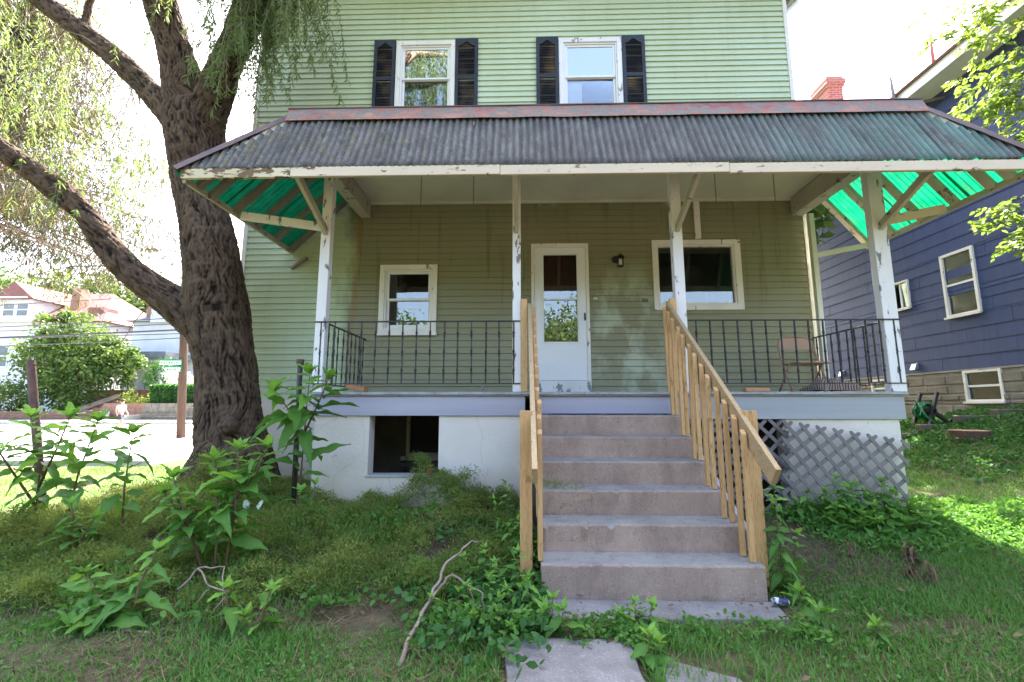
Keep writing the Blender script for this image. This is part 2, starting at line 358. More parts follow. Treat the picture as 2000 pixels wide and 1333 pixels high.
bumpz = np.array([[mnoise.noise((x*1.7, y*1.7, 0))*.03 + mnoise.noise((x*6, y*6, 3))*.012 for x in gx] for y in gy])
ZZ = ZZ + np.where(near, bumpz, 0)
nx, ny = len(gx), len(gy); idx = np.arange(nx*ny).reshape(ny, nx)
me = bpy.data.meshes.new('ground')
me.from_pydata(np.stack([XX.ravel(), YY.ravel(), ZZ.ravel()], 1).tolist(), [], np.stack([idx[:-1,:-1].ravel(), idx[:-1,1:].ravel(), idx[1:,1:].ravel(), idx[1:,:-1].ravel()], 1).tolist())
def make_ground():
    t = NT('lawn_soil'); v = t.pos()
    soil = t.mix(t.ramp(t.noise(v, 11, 6, .65), .3, .7), (.060,.042,.030), (.125,.09,.065))
    green = t.mix(t.ramp(t.noise(v, 6, 5), .3, .7), (.045,.085,.022), (.10,.14,.045))
    m = t.ramp(t.noise(v, 1.1, 5, .6), .42, .58); x_, y_, z_ = t.sep(v)
    fy = t.n('MapRange'); t.set(fy.inputs[0], y_); fy.inputs[1].default_value = 5.0; fy.inputs[2].default_value = 6.5
    fx = t.n('MapRange'); t.set(fx.inputs[0], x_); fx.inputs[1].default_value = -4.6; fx.inputs[2].default_value = -5.6
    m = t.math('MULTIPLY', m, t.math('ADD', t.math('MAXIMUM', fy.outputs[0], fx.outputs[0]), .25, True))   # bare trodden yard near the house
    return t.done(t.bsdf(t.mix(m, soil, green), .95, t.bump(t.noise(v, 45, 5), .7, .02), .1))
M['ground'] = make_ground()
tag(link('ground', me, M['ground']), kind='structure'); me.polygons.foreach_set('use_smooth', [True]*len(me.polygons))
M['road'] = plain('pale_asphalt', (.30,.29,.28), (.36,.35,.34), 2, .9, .2, 30)
M['kerb'] = plain('kerb_concrete', (.45,.43,.41), (.38,.36,.34), 2, .9, .2, 30)
def sheet(name, mat, x0, x1, y0, y1, lift, n=40):
    xs, ys = np.linspace(x0, x1, n), np.linspace(y0, y1, n); X, Y = np.meshgrid(xs, ys); Z = G(X, Y)+lift
    i = np.arange(n*n).reshape(n, n); m = bpy.data.meshes.new(name)
    m.from_pydata(np.stack([X.ravel(), Y.ravel(), Z.ravel()], 1).tolist(), [], np.stack([i[:-1,:-1].ravel(), i[:-1,1:].ravel(), i[1:,1:].ravel(), i[1:,:-1].ravel()], 1).tolist())
    return tag(link(name, m, mat), kind='structure')
sheet('road', M['road'], -150, -9.2, 11.5, 30.0, .02)
sheet('pavement', M['kerb'], -150, -9.2, 30.15, 31.8, .12)
k = MB()
for i in range(40): x0 = -150+i*3.5; k.box(x0+.005, x0+3.495, 30.0, 30.15, -.1, .05+float(G(x0, 30.1))+.09)
tag(k.build('kerb', M['kerb']), kind='structure')
k = MB()
for i in range(40): x0 = -150+i*3.52; k.box(x0+.005, x0+3.515, 11.3, 11.5, -.2, float(G(x0, 11.4))+.13)
tag(k.build('kerb', M['kerb']), kind='structure')

# ------------------------------------------------------------------ the green house
W = 6.45                      # plane of the front wall
HX0, HX1, HD = -4.19, 4.155, 17.0
house = thing('green_house', 'large two-storey house with pale green clapboards and black shutters', 'house', (0, W, .3))
door_h = (.135, .945, 1.77, 3.855); win_l = (-2.06, -1.285, 2.56, 3.53); pic_h = (1.91, 3.12, 2.92, 3.88)
up1 = (-1.95, -1.08, 5.86, 7.20); up2 = (.61, 1.52, 5.86, 7.20); base_h = (-1.62, -.72, .82, 1.45)
holes = [door_h, win_l, pic_h, up1, up2, base_h]
wall = MB()
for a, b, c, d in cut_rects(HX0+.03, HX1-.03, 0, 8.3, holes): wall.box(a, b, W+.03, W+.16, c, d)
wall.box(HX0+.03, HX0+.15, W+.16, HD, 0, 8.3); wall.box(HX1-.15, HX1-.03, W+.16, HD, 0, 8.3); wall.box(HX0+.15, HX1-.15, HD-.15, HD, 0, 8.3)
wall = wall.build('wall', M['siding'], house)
inn = MB(); inn.box(HX0+.16, HX1-.16, W+.17, HD-.2, 1.45, 1.6); inn.box(HX0+.16, HX1-.16, W+.17, HD-.2, 4.6, 4.8)
inn.box(HX0+.16, HX1-.16, W+3.4, W+3.5, 1.6, 4.6); inn.box(HX0+.16, HX1-.16, W+2.6, W+2.7, 4.8, 8.1); inn.box(HX0+.16, HX1-.16, W+.17, HD-.2, 8.1, 8.25)
inn.box(-.25, -.15, W+.17, W+3.39, 1.61, 4.59); inn.box(1.25, 1.33, W+.17, W+3.39, 1.61, 4.59); inn.box(-.2,-.1, W+.17, W+2.59, 4.81, 8.09)
inn.build('interior_wall', M['interior'], house)
# clapboards: one piece per course, cut at openings and at a few butt joints
EXPO = .0932; sb = 0
z = 1.60
while z < 8.1:
    for a, b, c, d in cut_rects(HX0+.06, HX1-.06, z, min(z+EXPO, 8.3), [h for h in holes]):
        cuts = [a, b]
        if b-a > 3:
            for q in range(int((b-a)//2.2)): 
                if random.random() < .35: cuts.append(random.uniform(a+.4, b-.4))
        cuts.sort()
        for p, q in zip(cuts[:-1], cuts[1:]):
            t0 = (c-z)/EXPO; t1 = (d-z)/EXPO; j = random.uniform(-.0015, .0015); y0 = W-.018+.021*t0+j; y1 = W-.018+.021*t1+j
            g = .0012
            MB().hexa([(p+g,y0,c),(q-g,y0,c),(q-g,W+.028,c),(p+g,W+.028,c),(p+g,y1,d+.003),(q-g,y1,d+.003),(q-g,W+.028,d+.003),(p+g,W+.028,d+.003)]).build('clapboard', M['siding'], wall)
    z += EXPO
# left side wall clapboards and corner boards
M['corner'] = plain('cream_corner_paint', (.66,.65,.55), (.72,.70,.64), 3, .5, .05, 30)
for x0, x1 in ((HX0, HX0+.06), (HX1-.06, HX1)):
    box('corner_board', M['corner'], house, x0, x1, W-.022, W+.06, 1.6, 8.3)
# stone-and-render foundation of the house
fb = MB()
fb.box(HX0+.02, -2.11, W-.03, W+.025, -.2, 1.6); fb.build('foundation', M['whitewash'], house)
fb = MB()
for a, b, c, d in cut_rects(-2.109, HX1-.02, -.2, 1.6, [base_h]): fb.box(a, b, W-.03, W+.025, c, d)
fb.build('foundation', plain('shaded_cellar_stone', (.09,.075,.06), (.14,.115,.09), 3, .95, .5, 20), house)  # part under the porch coloured dark to stand in for its shade
# roof: eaves above the frame
M['shingle_far'] = plain('brown_shingle', (.12,.085,.07), (.17,.12,.10), 5, .9, .3, 40)
rf = MB(); ex0, ex1, ey0, ey1 = HX0-.4, HX1+.4, W-.4, HD+.4
rf.add([(ex0,ey0,8.3),(ex1,ey0,8.3),(ex1,ey1,8.3),(ex0,ey1,8.3),(0,W+3.6,11.2),(0,HD-3.6,11.2)], [(0,1,4),(1,2,5,4),(2,3,5),(3,0,4,5),(0,3,2,1)])
roof = rf.build('roof', M['shingle_far'], house)
g = MB(); g.box(HX1+.30, HX1+.42, W-.4, HD, 8.18, 8.30); g.build('gutter', M['vinyl'], roof)
g = MB(); g.tube([(HX1+.36, W+.25, 8.2), (HX1+.34, W+.25, 8.05), (HX1+.06, W+.22, 7.75), (HX1+.05, W+.22, 7.0)], .035, 10); g.build('downspout', M['vinyl'], roof, True)

def frame_rect(mb, x0, x1, z0, z1, y0, y1, t):
    tl, tr, tb, tt = t if hasattr(t, '__len__') else (t,t,t,t)
    mb.box(x0, x0+tl, y0, y1, z0, z1); mb.box(x1-tr, x1, y0, y1, z0, z1)
    mb.box(x0+tl, x1-tr, y0, y1, z0, z0+tb); mb.box(x0+tl, x1-tr, y0, y1, z1-tt, z1)
    return mb
def sash_window(h, trim, label, glass='glass', meet=None, trim_mat='white_trim', sill=True):
    x0, x1, z0, z1 = h
    w = frame_rect(MB(), x0-.035, x1+.035, z0-.04, z1+.035, W-.034, W+.03, (trim,trim,trim+.01,trim)).build('window', M[trim_mat], house, bevel=.004)
    w['label'] = label
    xa, xb, za, zb = x0-.035+trim, x1+.035-trim, z0-.03+trim, z1+.035-trim
    frame_rect(MB(), xa+.002, xb-.002, za+.002, zb-.002, W-.012, W+.05, .022).build('jamb', M['vinyl'], w)
    zm = meet or (za+zb)/2
    frame_rect(MB(), xa+.026, xb-.026, zm-.014, zb-.026, W+.004, W+.034, (.034,.034,.03,.034)).build('upper_sash', M['vinyl'], w, bevel=.003)
    frame_rect(MB(), xa+.026, xb-.026, za+.026, zm+.012, W+.036, W+.066, (.034,.034,.045,.03)).build('lower_sash', M['vinyl'], w, bevel=.003)
    box('pane', M[glass], w, xa+.06, xb-.06, W+.016, W+.019, zm+.016, zb-.06)
    box('pane', M['glass'], w, xa+.06, xb-.06, W+.048, W+.051, za+.071, zm-.018)
    if sill: box('sill', M[trim_mat], w, x0-.05, x1+.05, W-.06, W-.035, z0-.05, z0-.005, bevel=.004)
    return w
sash_window(win_l, .075, 'small white framed window behind the railing')
wu1 = sash_window(up1, .07, 'upper window reflecting tree foliage', 'glass_up', 6.60, sill=False)
wu2 = sash_window(up2, .075, 'upper window reflecting blue sky', 'glass_up', 6.59, 'white_old', sill=False)
box('curtain', plain('pale_paper', (.62,.66,.72), None, bump=0), wu2, .70, .94, W+.10, W+.104, 5.95, 6.55)
# picture window
x0, x1, z0, z1 = pic_h
pw = frame_rect(MB(), x0-.025, x1+.036, z0-.055, z1+.03, W-.034, W+.03, (.07,.09,.09,.075)).build('window', M['white_trim'], house, bevel=.004); pw['label'] = 'wide picture window beside the lantern'
frame_rect(MB(), x0+.046, x1-.056, z0+.036, z1-.046, W-.014, W+.06, .018).build('jamb', M['white_trim'], pw)
box('pane', M['glass'], pw, x0+.064, x1-.074, W+.03, W+.034, z0+.054, z1-.064)
pl = MB()
for cx_ in (2.16, 2.62, 3.0):
    for q in range(9):
        a = random.uniform(0, 6.3); p = Vector((cx_+math.cos(a)*.05, W+.16+math.sin(a)*.03, z0+.03+random.uniform(0,.09))); d = Vector((math.cos(a), math.sin(a), .4))*.04; s_ = Vector((-d.y, d.x, 0))*.5
        pl.add([p, p+d*.5+s_, p+d, p+d*.5-s_], [(0,1,2,3)])
pl.build('houseplant_leaves', M['weed_young'], pw)
# front door
x0, x1, z0, z1 = door_h
dr = frame_rect(MB(), x0-.012, x1+.012, z0+.09, z1+.012, W-.036, W+.03, (.045,.045,.001,.06)).build('door_frame', M['white_trim'], house, bevel=.004)
ld = MB(); lx0, lx1, lz0, lz1 = x0+.036, x1-.036, z0+.095, z1-.05
for r_ in cut_rects(lx0, lx1, lz0, lz1, [(.30, .785, 2.41, 3.70)]): ld.box(r_[0], r_[1], W-.022, W+.016, r_[2], r_[3])
leaf = ld.build('storm_door', M['door'], house)
frame_rect(MB(), .278, .807, 2.388, 3.722, W-.030, W-.0225, .024).build('glazing_bead', M['vinyl'], leaf, bevel=.002)
box('rail', M['vinyl'], leaf, .302, .783, W-.02, W+.008, 3.025, 3.045)
box('pane', M['glass'], leaf, .302, .783, W-.006, W-.003, 3.047, 3.698)
box('pane', M['glass'], leaf, .302, .783, W+.004, W+.007, 2.412, 3.023)
# inner wooden door behind the storm door
box('inner_door', plain('stained_door', (.12,.045,.025), (.07,.03,.02), 3, .4, .1, 20, stretch=(6,6,.6)), house, x0+.02, x1-.02, W+.10, W+.14, z0+.08, z1)
hd = MB(); hd.box(.876, .897, W-.034, W-.0225, 2.72, 2.83); hd.tube([(.887,W-.034,2.81),(.887,W-.062,2.80),(.889,W-.062,2.735),(.889,W-.038,2.725)], .008, 8)
hd.build('handle', M['iron'], leaf)
hg = MB()
for q in (2.15, 2.9, 3.55): hg.tube([(x0+.031, W-.04, q), (x0+.031, W-.04, q+.09)], .006, 8)
hg.build('hinge', M['vinyl'], leaf)
box('threshold', M['white_old'], house, x0-.01, x1+.012, W-.05, W+.03, z0-.07, z0+.088, bevel=.006)
box('hanging_board', M['white_trim'], house, 2.515, 2.60, W-.05, W-.014, 3.92, 4.52, bevel=.006)
# shutters
def shutter(x0, x1, z0=5.9, z1=7.25):
    ym = W-.045; f = MB(); sw = .052
    f.box(x0, x0+sw, ym, W-.014, z0, z1); f.box(x1-sw, x1, ym, W-.014, z0, z1)
    f.box(x0+sw, x1-sw, ym, W-.014, z0, z0+.06); zm = 6.58; f.box(x0+sw, x1-sw, ym, W-.014, zm-.03, zm+.03)
    n = 10; xa, xb = x0+sw, x1-sw; arch = []
    for i in range(n+1):
        t = i/n; u = abs(2*t-1); arch.append((xa+(xb-xa)*t, z1-.055-.075*(ss(0,1,u)**.8)))
    for (p, q) in zip(arch[:-1], arch[1:]):
        f.hexa([(p[0],ym,p[1]),(q[0],ym,q[1]),(q[0],W-.014,q[1]),(p[0],W-.014,p[1]),(p[0],ym,z1),(q[0],ym,z1),(q[0],W-.014,z1),(p[0],W-.014,z1)])
    sh = f.build('shutter', M['shutter'], house)
    l = MB()
    for (za, zb) in ((z0+.062, zm-.032), (zm+.032, z1-.07)):
        q = za
        while q < zb-.02:
            l.hexa([(xa,ym+.006,q),(xb,ym+.006,q),(xb,ym+.010,q),(xa,ym+.010,q),(xa,ym+.024,q+.026),(xb,ym+.024,q+.026),(xb,ym+.028,q+.026),(xa,ym+.028,q+.026)]); q += .027
    l.box(xa, xb, W-.0155, W-.0145, z0+.06, z1-.05)
    tag(l.build('louvers', M['louver'], sh), kind='stuff')
for a, b in ((-2.335,-1.995), (-1.05,-.69), (.222,.568), (1.562,1.912)): shutter(a, b)
# basement window seen through the porch opening
x0, x1, z0, z1 = base_h
bw = frame_rect(MB(), x0, x1, z0, z1, W-.06, W+.02, .05).build('window', M['beam_paint'], house); bw['label'] = 'basement window under the porch'
MB().box(x0-.06, x1+.06, W-.10, W-.065, z0-.05, z0+.005).build('sill', M['beam_paint'], bw)
box('pane', plain('black_cellar_glass', (.02,.018,.016), None, rough=.6, bump=0), bw, x0+.05, x1-.05, W-.01, W-.006, z0+.05, z1-.05)

# lantern, bell plate and number plate on the wall
lan = thing('wall_lantern', 'small black lantern with frosted glass beside the front door', 'lantern', (1.39, W, 3.45))
b = MB(); b.tube([(1.355,W-.018,3.62),(1.355,W-.045,3.62)], [.055,.045], 16); b.tube([(1.36,W-.04,3.63),(1.375,W-.08,3.655),(1.40,W-.10,3.65)], .01, 8); b.build('backplate', M['iron'], lan)
c = Vector((1.40, W-.11, 0)); b = MB()
for i, j in ((-1,-1),(1,-1),(1,1),(-1,1)): b.beam(c+Vector((i*.034,j*.034,3.50)), c+Vector((i*.040,j*.040,3.625)), .008, .008, (0,1,0))
b.add([c+Vector((i*.052,j*.052,3.622)) for i,j in ((-1,-1),(1,-1),(1,1),(-1,1))]+[c+Vector((i*.018,j*.018,3.668)) for i,j in ((-1,-1),(1,-1),(1,1),(-1,1))], [(0,3,2,1),(4,5,6,7),(0,1,5,4),(1,2,6,5),(2,3,7,6),(3,0,4,7)])
b.box(c.x-.04, c.x+.04, c.y-.04, c.y+.04, 3.488, 3.50); b.tube([c+Vector((0,0,3.668)), c+Vector((-.014,0,3.685)), c+Vector((0,0,3.705)), c+Vector((.014,0,3.685)), c+Vector((0,0,3.668))], .004, 6)
b.build('cage', M['iron'], lan)
MB().tube([c+Vector((0,0,3.502)), c+Vector((0,0,3.60))], [.026,.02], 12).build('glass_shade', plain('frosted_glass', (.72,.68,.60), None, rough=.3, bump=0), lan, True)
bp = thing('bell_plate', 'tiny white plate with three marks beside the door frame', 'plate', (1.05, W, 3.03))
box('plate', M['vinyl'], bp, 1.018, 1.078, W-.024, W-.014, 3.03, 3.054)
dk = MB()
for q in (1.032, 1.048, 1.064): dk.tube([(q,W-.0245,3.042),(q,W-.026,3.042)], .0045, 8)
dk.build('mark', M['iron'], bp)
npl = thing('number_plate', 'small grey wall plate with raised rings left of the picture window', 'plate', (1.75, W, 2.98))
box('plate', plain('grey_plastic', (.16,.14,.15), None, bump=0), npl, 1.712, 1.795, W-.03, W-.014, 2.985, 3.035, bevel=.003)
for q in (1.737, 1.770): MB().tube([(q+.011*math.cos(a), W-.031, 3.01+.015*math.sin(a)) for a in np.linspace(0,6.283,13)], .003, 6).build('ring', M['lattice'], npl)

# ------------------------------------------------------------------ porch
FY = 4.99; PY = 5.10          # face of the deck board, plane of the posts
porch = thing('front_porch', 'raised wooden front porch on a whitewashed wall with peeling white posts', 'porch', (.9, FY, .3))
x = -2.31
while x < 4.06:
    x2 = min(x+.135, 4.075); box('deck_board', M['deck'], porch, x+.0015, x2-.0015, FY-.05, W-.05, 1.628+random.uniform(0,.003), 1.655+random.uniform(0,.003)); x = x2
box('fascia_board', M['grey_paint'], porch, -2.30, .02, FY-.02, FY+.02, 1.402, 1.612, bevel=.003)
box('fascia_board', M['grey_paint2'], porch, 1.655, 4.045, FY-.02, FY+.02, 1.368, 1.612, bevel=.003)
box('riser_board', M['grey_paint'], porch, .13, 1.612, FY-.012, FY+.02, 1.425, 1.612, bevel=.003)
nb = MB(); nb.box(-2.32, 4.085, FY-.038, FY-.0205, 1.613, 1.626); nb.build('nosing_strip', M['grey_wood'], porch)
for x0, x1 in ((-2.28, .03), (2.79, 3.985)):
    f = MB(); hl = [(-1.675,-.914,.77,1.5)]
    for a, b, c, d in cut_rects(x0, x1, -.1, 1.40 if x0 < 0 else 1.366, hl): f.box(a, b, FY+.005, FY+.19, c, d)
    f.build('foundation_wall', M['whitewash'], porch)
box('foundation_wall', M['whitewash'], porch, -2.28, -2.10, FY+.191, W-.04, -.1, 1.62); box('foundation_wall', M['whitewash'], porch, 3.80, 3.985, FY+.191, W-.04, -.1, 1.36)
box('opening_sill', make_concrete('sill_concrete', (.34,.36,.36),(.42,.44,.44)), porch, -1.70, -.90, FY-.006, FY+.20, .752, .772, bevel=.004)
box('foundation_wall', M['light_stop_dark'], porch, .031, 1.72, FY+.03, FY+.19, -.1, 1.40)  # unseen wall added behind the steps to keep light out
box('added_light_stop', M['light_stop_dark'], porch, .2, .35, FY+.191, W-.035, -.1, 1.62); box('added_light_stop', M['light_stop_dark'], porch, 2.80, 2.95, FY+.191, W-.035, -.1, 1.62)  # unseen partitions added so the porch openings stay dark
def post(x, w, d=.10, z1=4.54): return MB().box(x-w/2, x+w/2, PY-d/2, PY+d/2, 1.66, z1).build('post', M['post_paint'], porch, bevel=.006)
POSTS = [(-2.31,.115), (-.07,.095), (1.78,.115), (4.075,.165)]
for x, w in POSTS: post(x, w)
# braces out to the eave
EY, EZ = 4.17, 3.80
for x, w in POSTS[:]:
    MB().beam((x, PY-.02, 3.52), (x, EY+.10, 3.88), .045, .085, (0,-.5,1)).build('brace', M['beam_paint'], porch, bevel=.004)
# side outriggers and struts
for x, ex in ((-2.31,-3.36), (4.075,4.87)):
    MB().beam((x, PY, 3.60), (ex, PY, 3.76), .045, .10, (0,0,1)).build('outrigger', M['fascia_cream'] if x > 0 else M['post_paint'], porch, bevel=.004)
box('side_beam', M['beam_paint'], porch, -2.42, -2.27, EY+.42, W-.03, 4.29, 4.528, bevel=.005)
box('side_beam', M['beam_paint'], porch, 3.93, 4.10, EY+.42, W-.03, 4.26, 4.528, bevel=.005)
box('front_beam', M['beam_paint'], porch, -2.262, 3.922, 4.60, 4.70, 4.36, 4.528, bevel=.005)
x = 0
for i, (a, b) in enumerate(((-2.268, -.32), (-.318, 1.63), (1.632, 3.928))): box('ceiling_panel', M['ceiling'], porch, a, b, 4.702, W-.03, 4.53, 4.545)
box('cornice_strip', M['ceiling'], porch, -2.268, 3.928, W-.06, W-.022, 4.495, 4.529)
box('corner_post', M['corner'], porch, 4.10, 4.165, W-.16, W-.09, 1.66, 4.24)
MB().beam((4.14, W-.13, 3.62), (4.86, W-.13, 3.76), .04, .07).build('outrigger', M['corner'], porch)
for x, z0 in ((-1.33, 4.13), (-.64, 4.12), (2.49, 4.13), (3.24, 4.12)):
    ch = MB(); z = 4.53; i = 0
    while z > z0:
        q = [(0,0,z),(0,0,z-.034)]; a = (.007,0) if i%2 else (0,.007)
        ch.tube([(x+a[0]*math.cos(t), 5.6+a[1]*math.cos(t), z-.018+.018*math.sin(t)) for t in np.linspace(0,6.283,9)], .0022, 4); z -= .028; i += 1
    tag(ch.build('hanging_chain', M['rust']), f'thin rusty chain hanging from the porch ceiling, {["leftmost of four","second from the left post","right of the third post brace","nearest the right beam"][[-1.33,-.64,2.49,3.24].index(x)]}', 'chain', 'porch swing chains')

# ------------------------------------------------------------------ mansard awning roof
aw = thing('awning_roof', 'corrugated green awning roof with mossy grey front and peeling red ridge', 'roof', (.9, 4.6, 3.8))
AX0, AX1 = -3.42, 4.95; RY, RZ = 4.58, 4.62; RX0, RX1 = -2.56, 4.26
PITCHC = .072; AMP = .012
def corr_panel(x0, x1, clipL=None, clipR=None, jag=0):
    """corrugated sheet on the front slope from eave (EY,EZ) to ridge; clip lines are the hips"""
    n = max(2, int((x1-x0)/PITCHC*10)); V = []; F = []; rows = 9
    dn = Vector((0, -(RZ-EZ), (RY-EY))).normalized()
    for i in range(n+1):
        x = x0+(x1-x0)*i/n; t0, t1 = 0., 1.
        if x < RX0: t1 = (x-AX0)/(RX0-AX0)
        if x > RX1: t1 = (AX1-x)/(AX1-RX1)
        t0 = -.012 + (jag*mnoise.noise((x*9, 1, 0)) if jag else 0)
        for j in range(rows+1):
            t = t0+(max(t1, t0+.002)-t0)*j/rows
            off = AMP*math.sin(2*math.pi*x/PITCHC)+mnoise.noise((x*2, t*3, 5))*.004
            p = Vector((x, EY+(RY-EY)*t, EZ+.05+(RZ-EZ)*t)) + dn*off; V.append(p)
    for i in range(n):
        for j in range(rows): a = i*(rows+1)+j; F.append((a, a+rows+1, a+rows+2, a+1))
    m = MB(); m.add(V, F); o = link('corrugated_sheet', m.mesh('corrugated_sheet', True), M['sheet'], aw)
    s_ = o.modifiers.new('thick', 'SOLIDIFY'); s_.thickness = .003; s_.offset = -1
    return o
sheets = [-3.42,-2.78,-2.02,-1.32,-.66,.04,.72,1.40,2.05,2.72,3.40,4.10,4.94]
for k_, (a, b) in enumerate(zip(sheets[:-1], sheets[1:])):
    o = corr_panel(a, b+.02, jag=.05 if k_ < 2 else 0); o.location = Vector((0, -.0035*(k_%2), .002*(k_%2)))
def side_panel(xe, xr, y0, y1):
    """sheet on a side slope: corrugations run from the eave (x=xe) up to the beam (x=xr)"""
    n = max(2, int((y1-y0)/PITCHC*10)); V = []; F = []; rows = 6; sg = 1 if xr > xe else -1
    dn = Vector((-(RZ-EZ)*sg, 0, abs(xr-xe))).normalized()
    for i in range(n+1):
        y = y0+(y1-y0)*i/n; t1 = min(1., max(.004, (y-EY)/(RY-EY)))
        for j in range(rows+1):
            t = -.05+(t1+.05)*j/rows
            V.append(Vector((xe+(xr-xe)*t, y, EZ+.045+(RZ-EZ)*t)) + dn*(AMP*math.sin(2*math.pi*y/PITCHC)))
    for i in range(n):
        for j in range(rows): a = i*(rows+1)+j; F.append((a, a+rows+1, a+rows+2, a+1))
    m = MB(); m.add(V, F); return link('corrugated_sheet', m.mesh('corrugated_sheet', True), M['sheet_green'], aw)
for xe, xr in ((AX0, RX0), (AX1, RX1)):
    for a, b in ((EY+.01, 4.93), (4.91, 5.68), (5.66, W-.04)): side_panel(xe, xr, a, b)
    sg = 1 if xr > xe else -1
    # rafters below the side slope, eave plate and back rafter
    for y in (4.42, 4.62, 5.02, 5.46, 5.92, W-.10):
        t1 = min(1., (y-EY)/(RY-EY))
        MB().beam((xe+.02*sg, y, EZ-.02), (xe+(xr-xe)*t1, y, EZ-.02+(RZ-EZ)*t1), .085, .05, (0,0,1)).build('rafter', M['grey_wood'] if xe < 0 else M['beam_paint'], aw)
    MB().beam((xe+.01*sg, EY+.06, EZ-.035), (xe+.01*sg, W-.06, EZ-.035), .035, .06).build('eave_plate', M['beam_paint'], aw)
    MB().beam((xe+.15*sg, EY+.05, EZ), (xr, RY-.02, RZ-.02), .05, .08).build('hip_rafter', M['beam_paint'], aw)
    # hip cap
    a = Vector((xe-.03*sg, EY-.03, EZ+.045)); b = Vector((xr, RY, RZ+.075)); cp = MB(); d = (b-a)
    nl = Vector((0,-(RZ-EZ),(RY-EY))).normalized(); ns = Vector((-(RZ-EZ)*sg,0,abs(xr-xe))).normalized()
    df = d.cross(nl).normalized()*.07; ds = d.cross(ns).normalized()*.07
    if df.x*sg < 0: df = -df
    if ds.y < 0: ds = -ds
    N_ = 14
    for i in range(N_):
        p = a+d*(i/N_); q = a+d*((i+1)/N_+.004); w_ = mnoise.noise((i*.7, xe, 0))*.006
        up = (nl+ns).normalized()*(.022+.0015*(i%2))
        cp.add([p+up, q+up, q+df+nl*(.018+w_), p+df+nl*(.018+w_), q+ds+ns*.016, p+ds+ns*.016], [(0,1,2,3),(1,0,5,4)])
    o = cp.build('hip_cap', M['hipcap'], aw); s_ = o.modifiers.new('thick', 'SOLIDIFY'); s_.thickness = .004
# front rafters (short, behind the fascia), fascia in three lengths, ridge flashing
for x in np.arange(-2.4, 4.3, .62): MB().beam((x, EY+.05, EZ-.01), (x, RY, RZ-.03), .045, .06).build('rafter', M['beam_paint'], aw)
for i, (a, b) in enumerate(((-3.40,-2.30), (-2.297,-.22), (-.217,2.0), (2.003,4.94))):
    f = MB(); z_ = [.0,.004,-.002,-.012][i]; f.hexa([(a,EY-.01,3.745+z_),(b,EY-.01,3.745+z_),(b,EY+.03,3.745+z_),(a,EY+.03,3.745+z_),(a,EY-.01,3.845+z_),(b,EY-.01,3.845+z_),(b,EY+.03,3.845+z_),(a,EY+.03,3.845+z_)])
    f.build('eave_fascia', M['fascia_rot'] if i == 0 else M['fascia_cream'], aw, bevel=.005)
fl = [RX0-.02, -1.2, .3, 1.75, 3.1, RX1+.02]
for i, (a, b) in enumerate(zip(fl[:-1], fl[1:])):
    f = MB(); n = 16; j = random.uniform(-.006,.006)
    for q in range(n):
        xa = a+(b-a)*q/n; xb = a+(b-a)*(q+1)/n
        za = RZ+.05+j+mnoise.noise((xa*3,0,0))*.006; zb = RZ+.05+j+mnoise.noise((xb*3,0,0))*.006
        f.hexa([(xa,RY-.088,za-.09),(xb,RY-.088,zb-.09),(xb,RY-.035,zb-.01),(xa,RY-.035,za-.01),(xa,RY-.022,za+.085),(xb,RY-.022,zb+.085),(xb,RY,zb+.085),(xa,RY,za+.085)])
    f.build('ridge_flashing', M['flash'], aw)
box('roof_deck', M['hipcap'], aw, RX0, RX1, RY+.001, W-.03, RZ+.0, RZ+.05)
box('flashing_cap', M['hipcap'], aw, RX0-.03, RX1+.03, RY-.03, RY+.04, RZ+.137, RZ+.148)
MB().beam((-3.16, W-.10, 3.66), (-3.42, W-.02, 3.52), .06, .03).build('loose_slat', M['grey_wood'], aw)

# ------------------------------------------------------------------ concrete steps
st = thing('concrete_steps', 'broad flight of worn concrete steps up to the porch', 'steps', (.87, 3.3, .2))
SX0, SX1 = .13, 1.612; YR = [4.70,4.418,4.136,3.854,3.572,3.29]; ZT = [1.412,1.217,1.022,.826,.631,.436]
def rough_step(x0, x1, y0, y1, z0, z1):
    n = 110; prof = lambda x, k: mnoise.noise((x*5, k*3.1, z1*5))*.002 + mnoise.noise((x*45, k, z1))*.002 + (-.012*max(0, mnoise.noise((x*16, 3, z1*9))-.40)/.2 if k in (2,3,4) else 0)
    V = []; F = []
    for i in range(n+1):
        x = x0+(x1-x0)*i/n
        for k_, (y, z) in enumerate(((y0,z0),(y0+.003,(z0+z1)/2),(y0,z1-.014),(y0+.004,z1-.004),(y0+.014,z1),(y0+.06,z1-.001),(y1,z1+.002),(y1,z0))):
            w_ = prof(x, k_) if k_ < 6 else 0; e = 0
            V.append((x, y+w_, z+(w_ if 2 <= k_ < 6 else 0)))
    m = 8
    for i in range(n):
        for k_ in range(m): F.append((i*m+k_, i*m+(k_+1)%m, (i+1)*m+(k_+1)%m, (i+1)*m+k_))
    F.append(tuple(range(m))); F.append(tuple(n*m+k_ for k_ in range(m)))
    return MB().add(V, F)
for i in range(6):
    y1 = FY-.001 if i == 0 else YR[i-1]+.05
    zb = ZT[i+1]-.06 if i < 5 else .05
    o = rough_step(SX0-.002*i, SX1+.003*i, YR[i], y1, zb, ZT[i]).build('step', M['step'], st)
    o.data.materials.append(M['tread'])
    for p in o.data.polygons:
        if p.normal.z > .8: p.material_index = 1
MB().box(SX0+.03, SX1-.03, 3.4, FY-.01, 0, .42).build('core', M['step'], st)

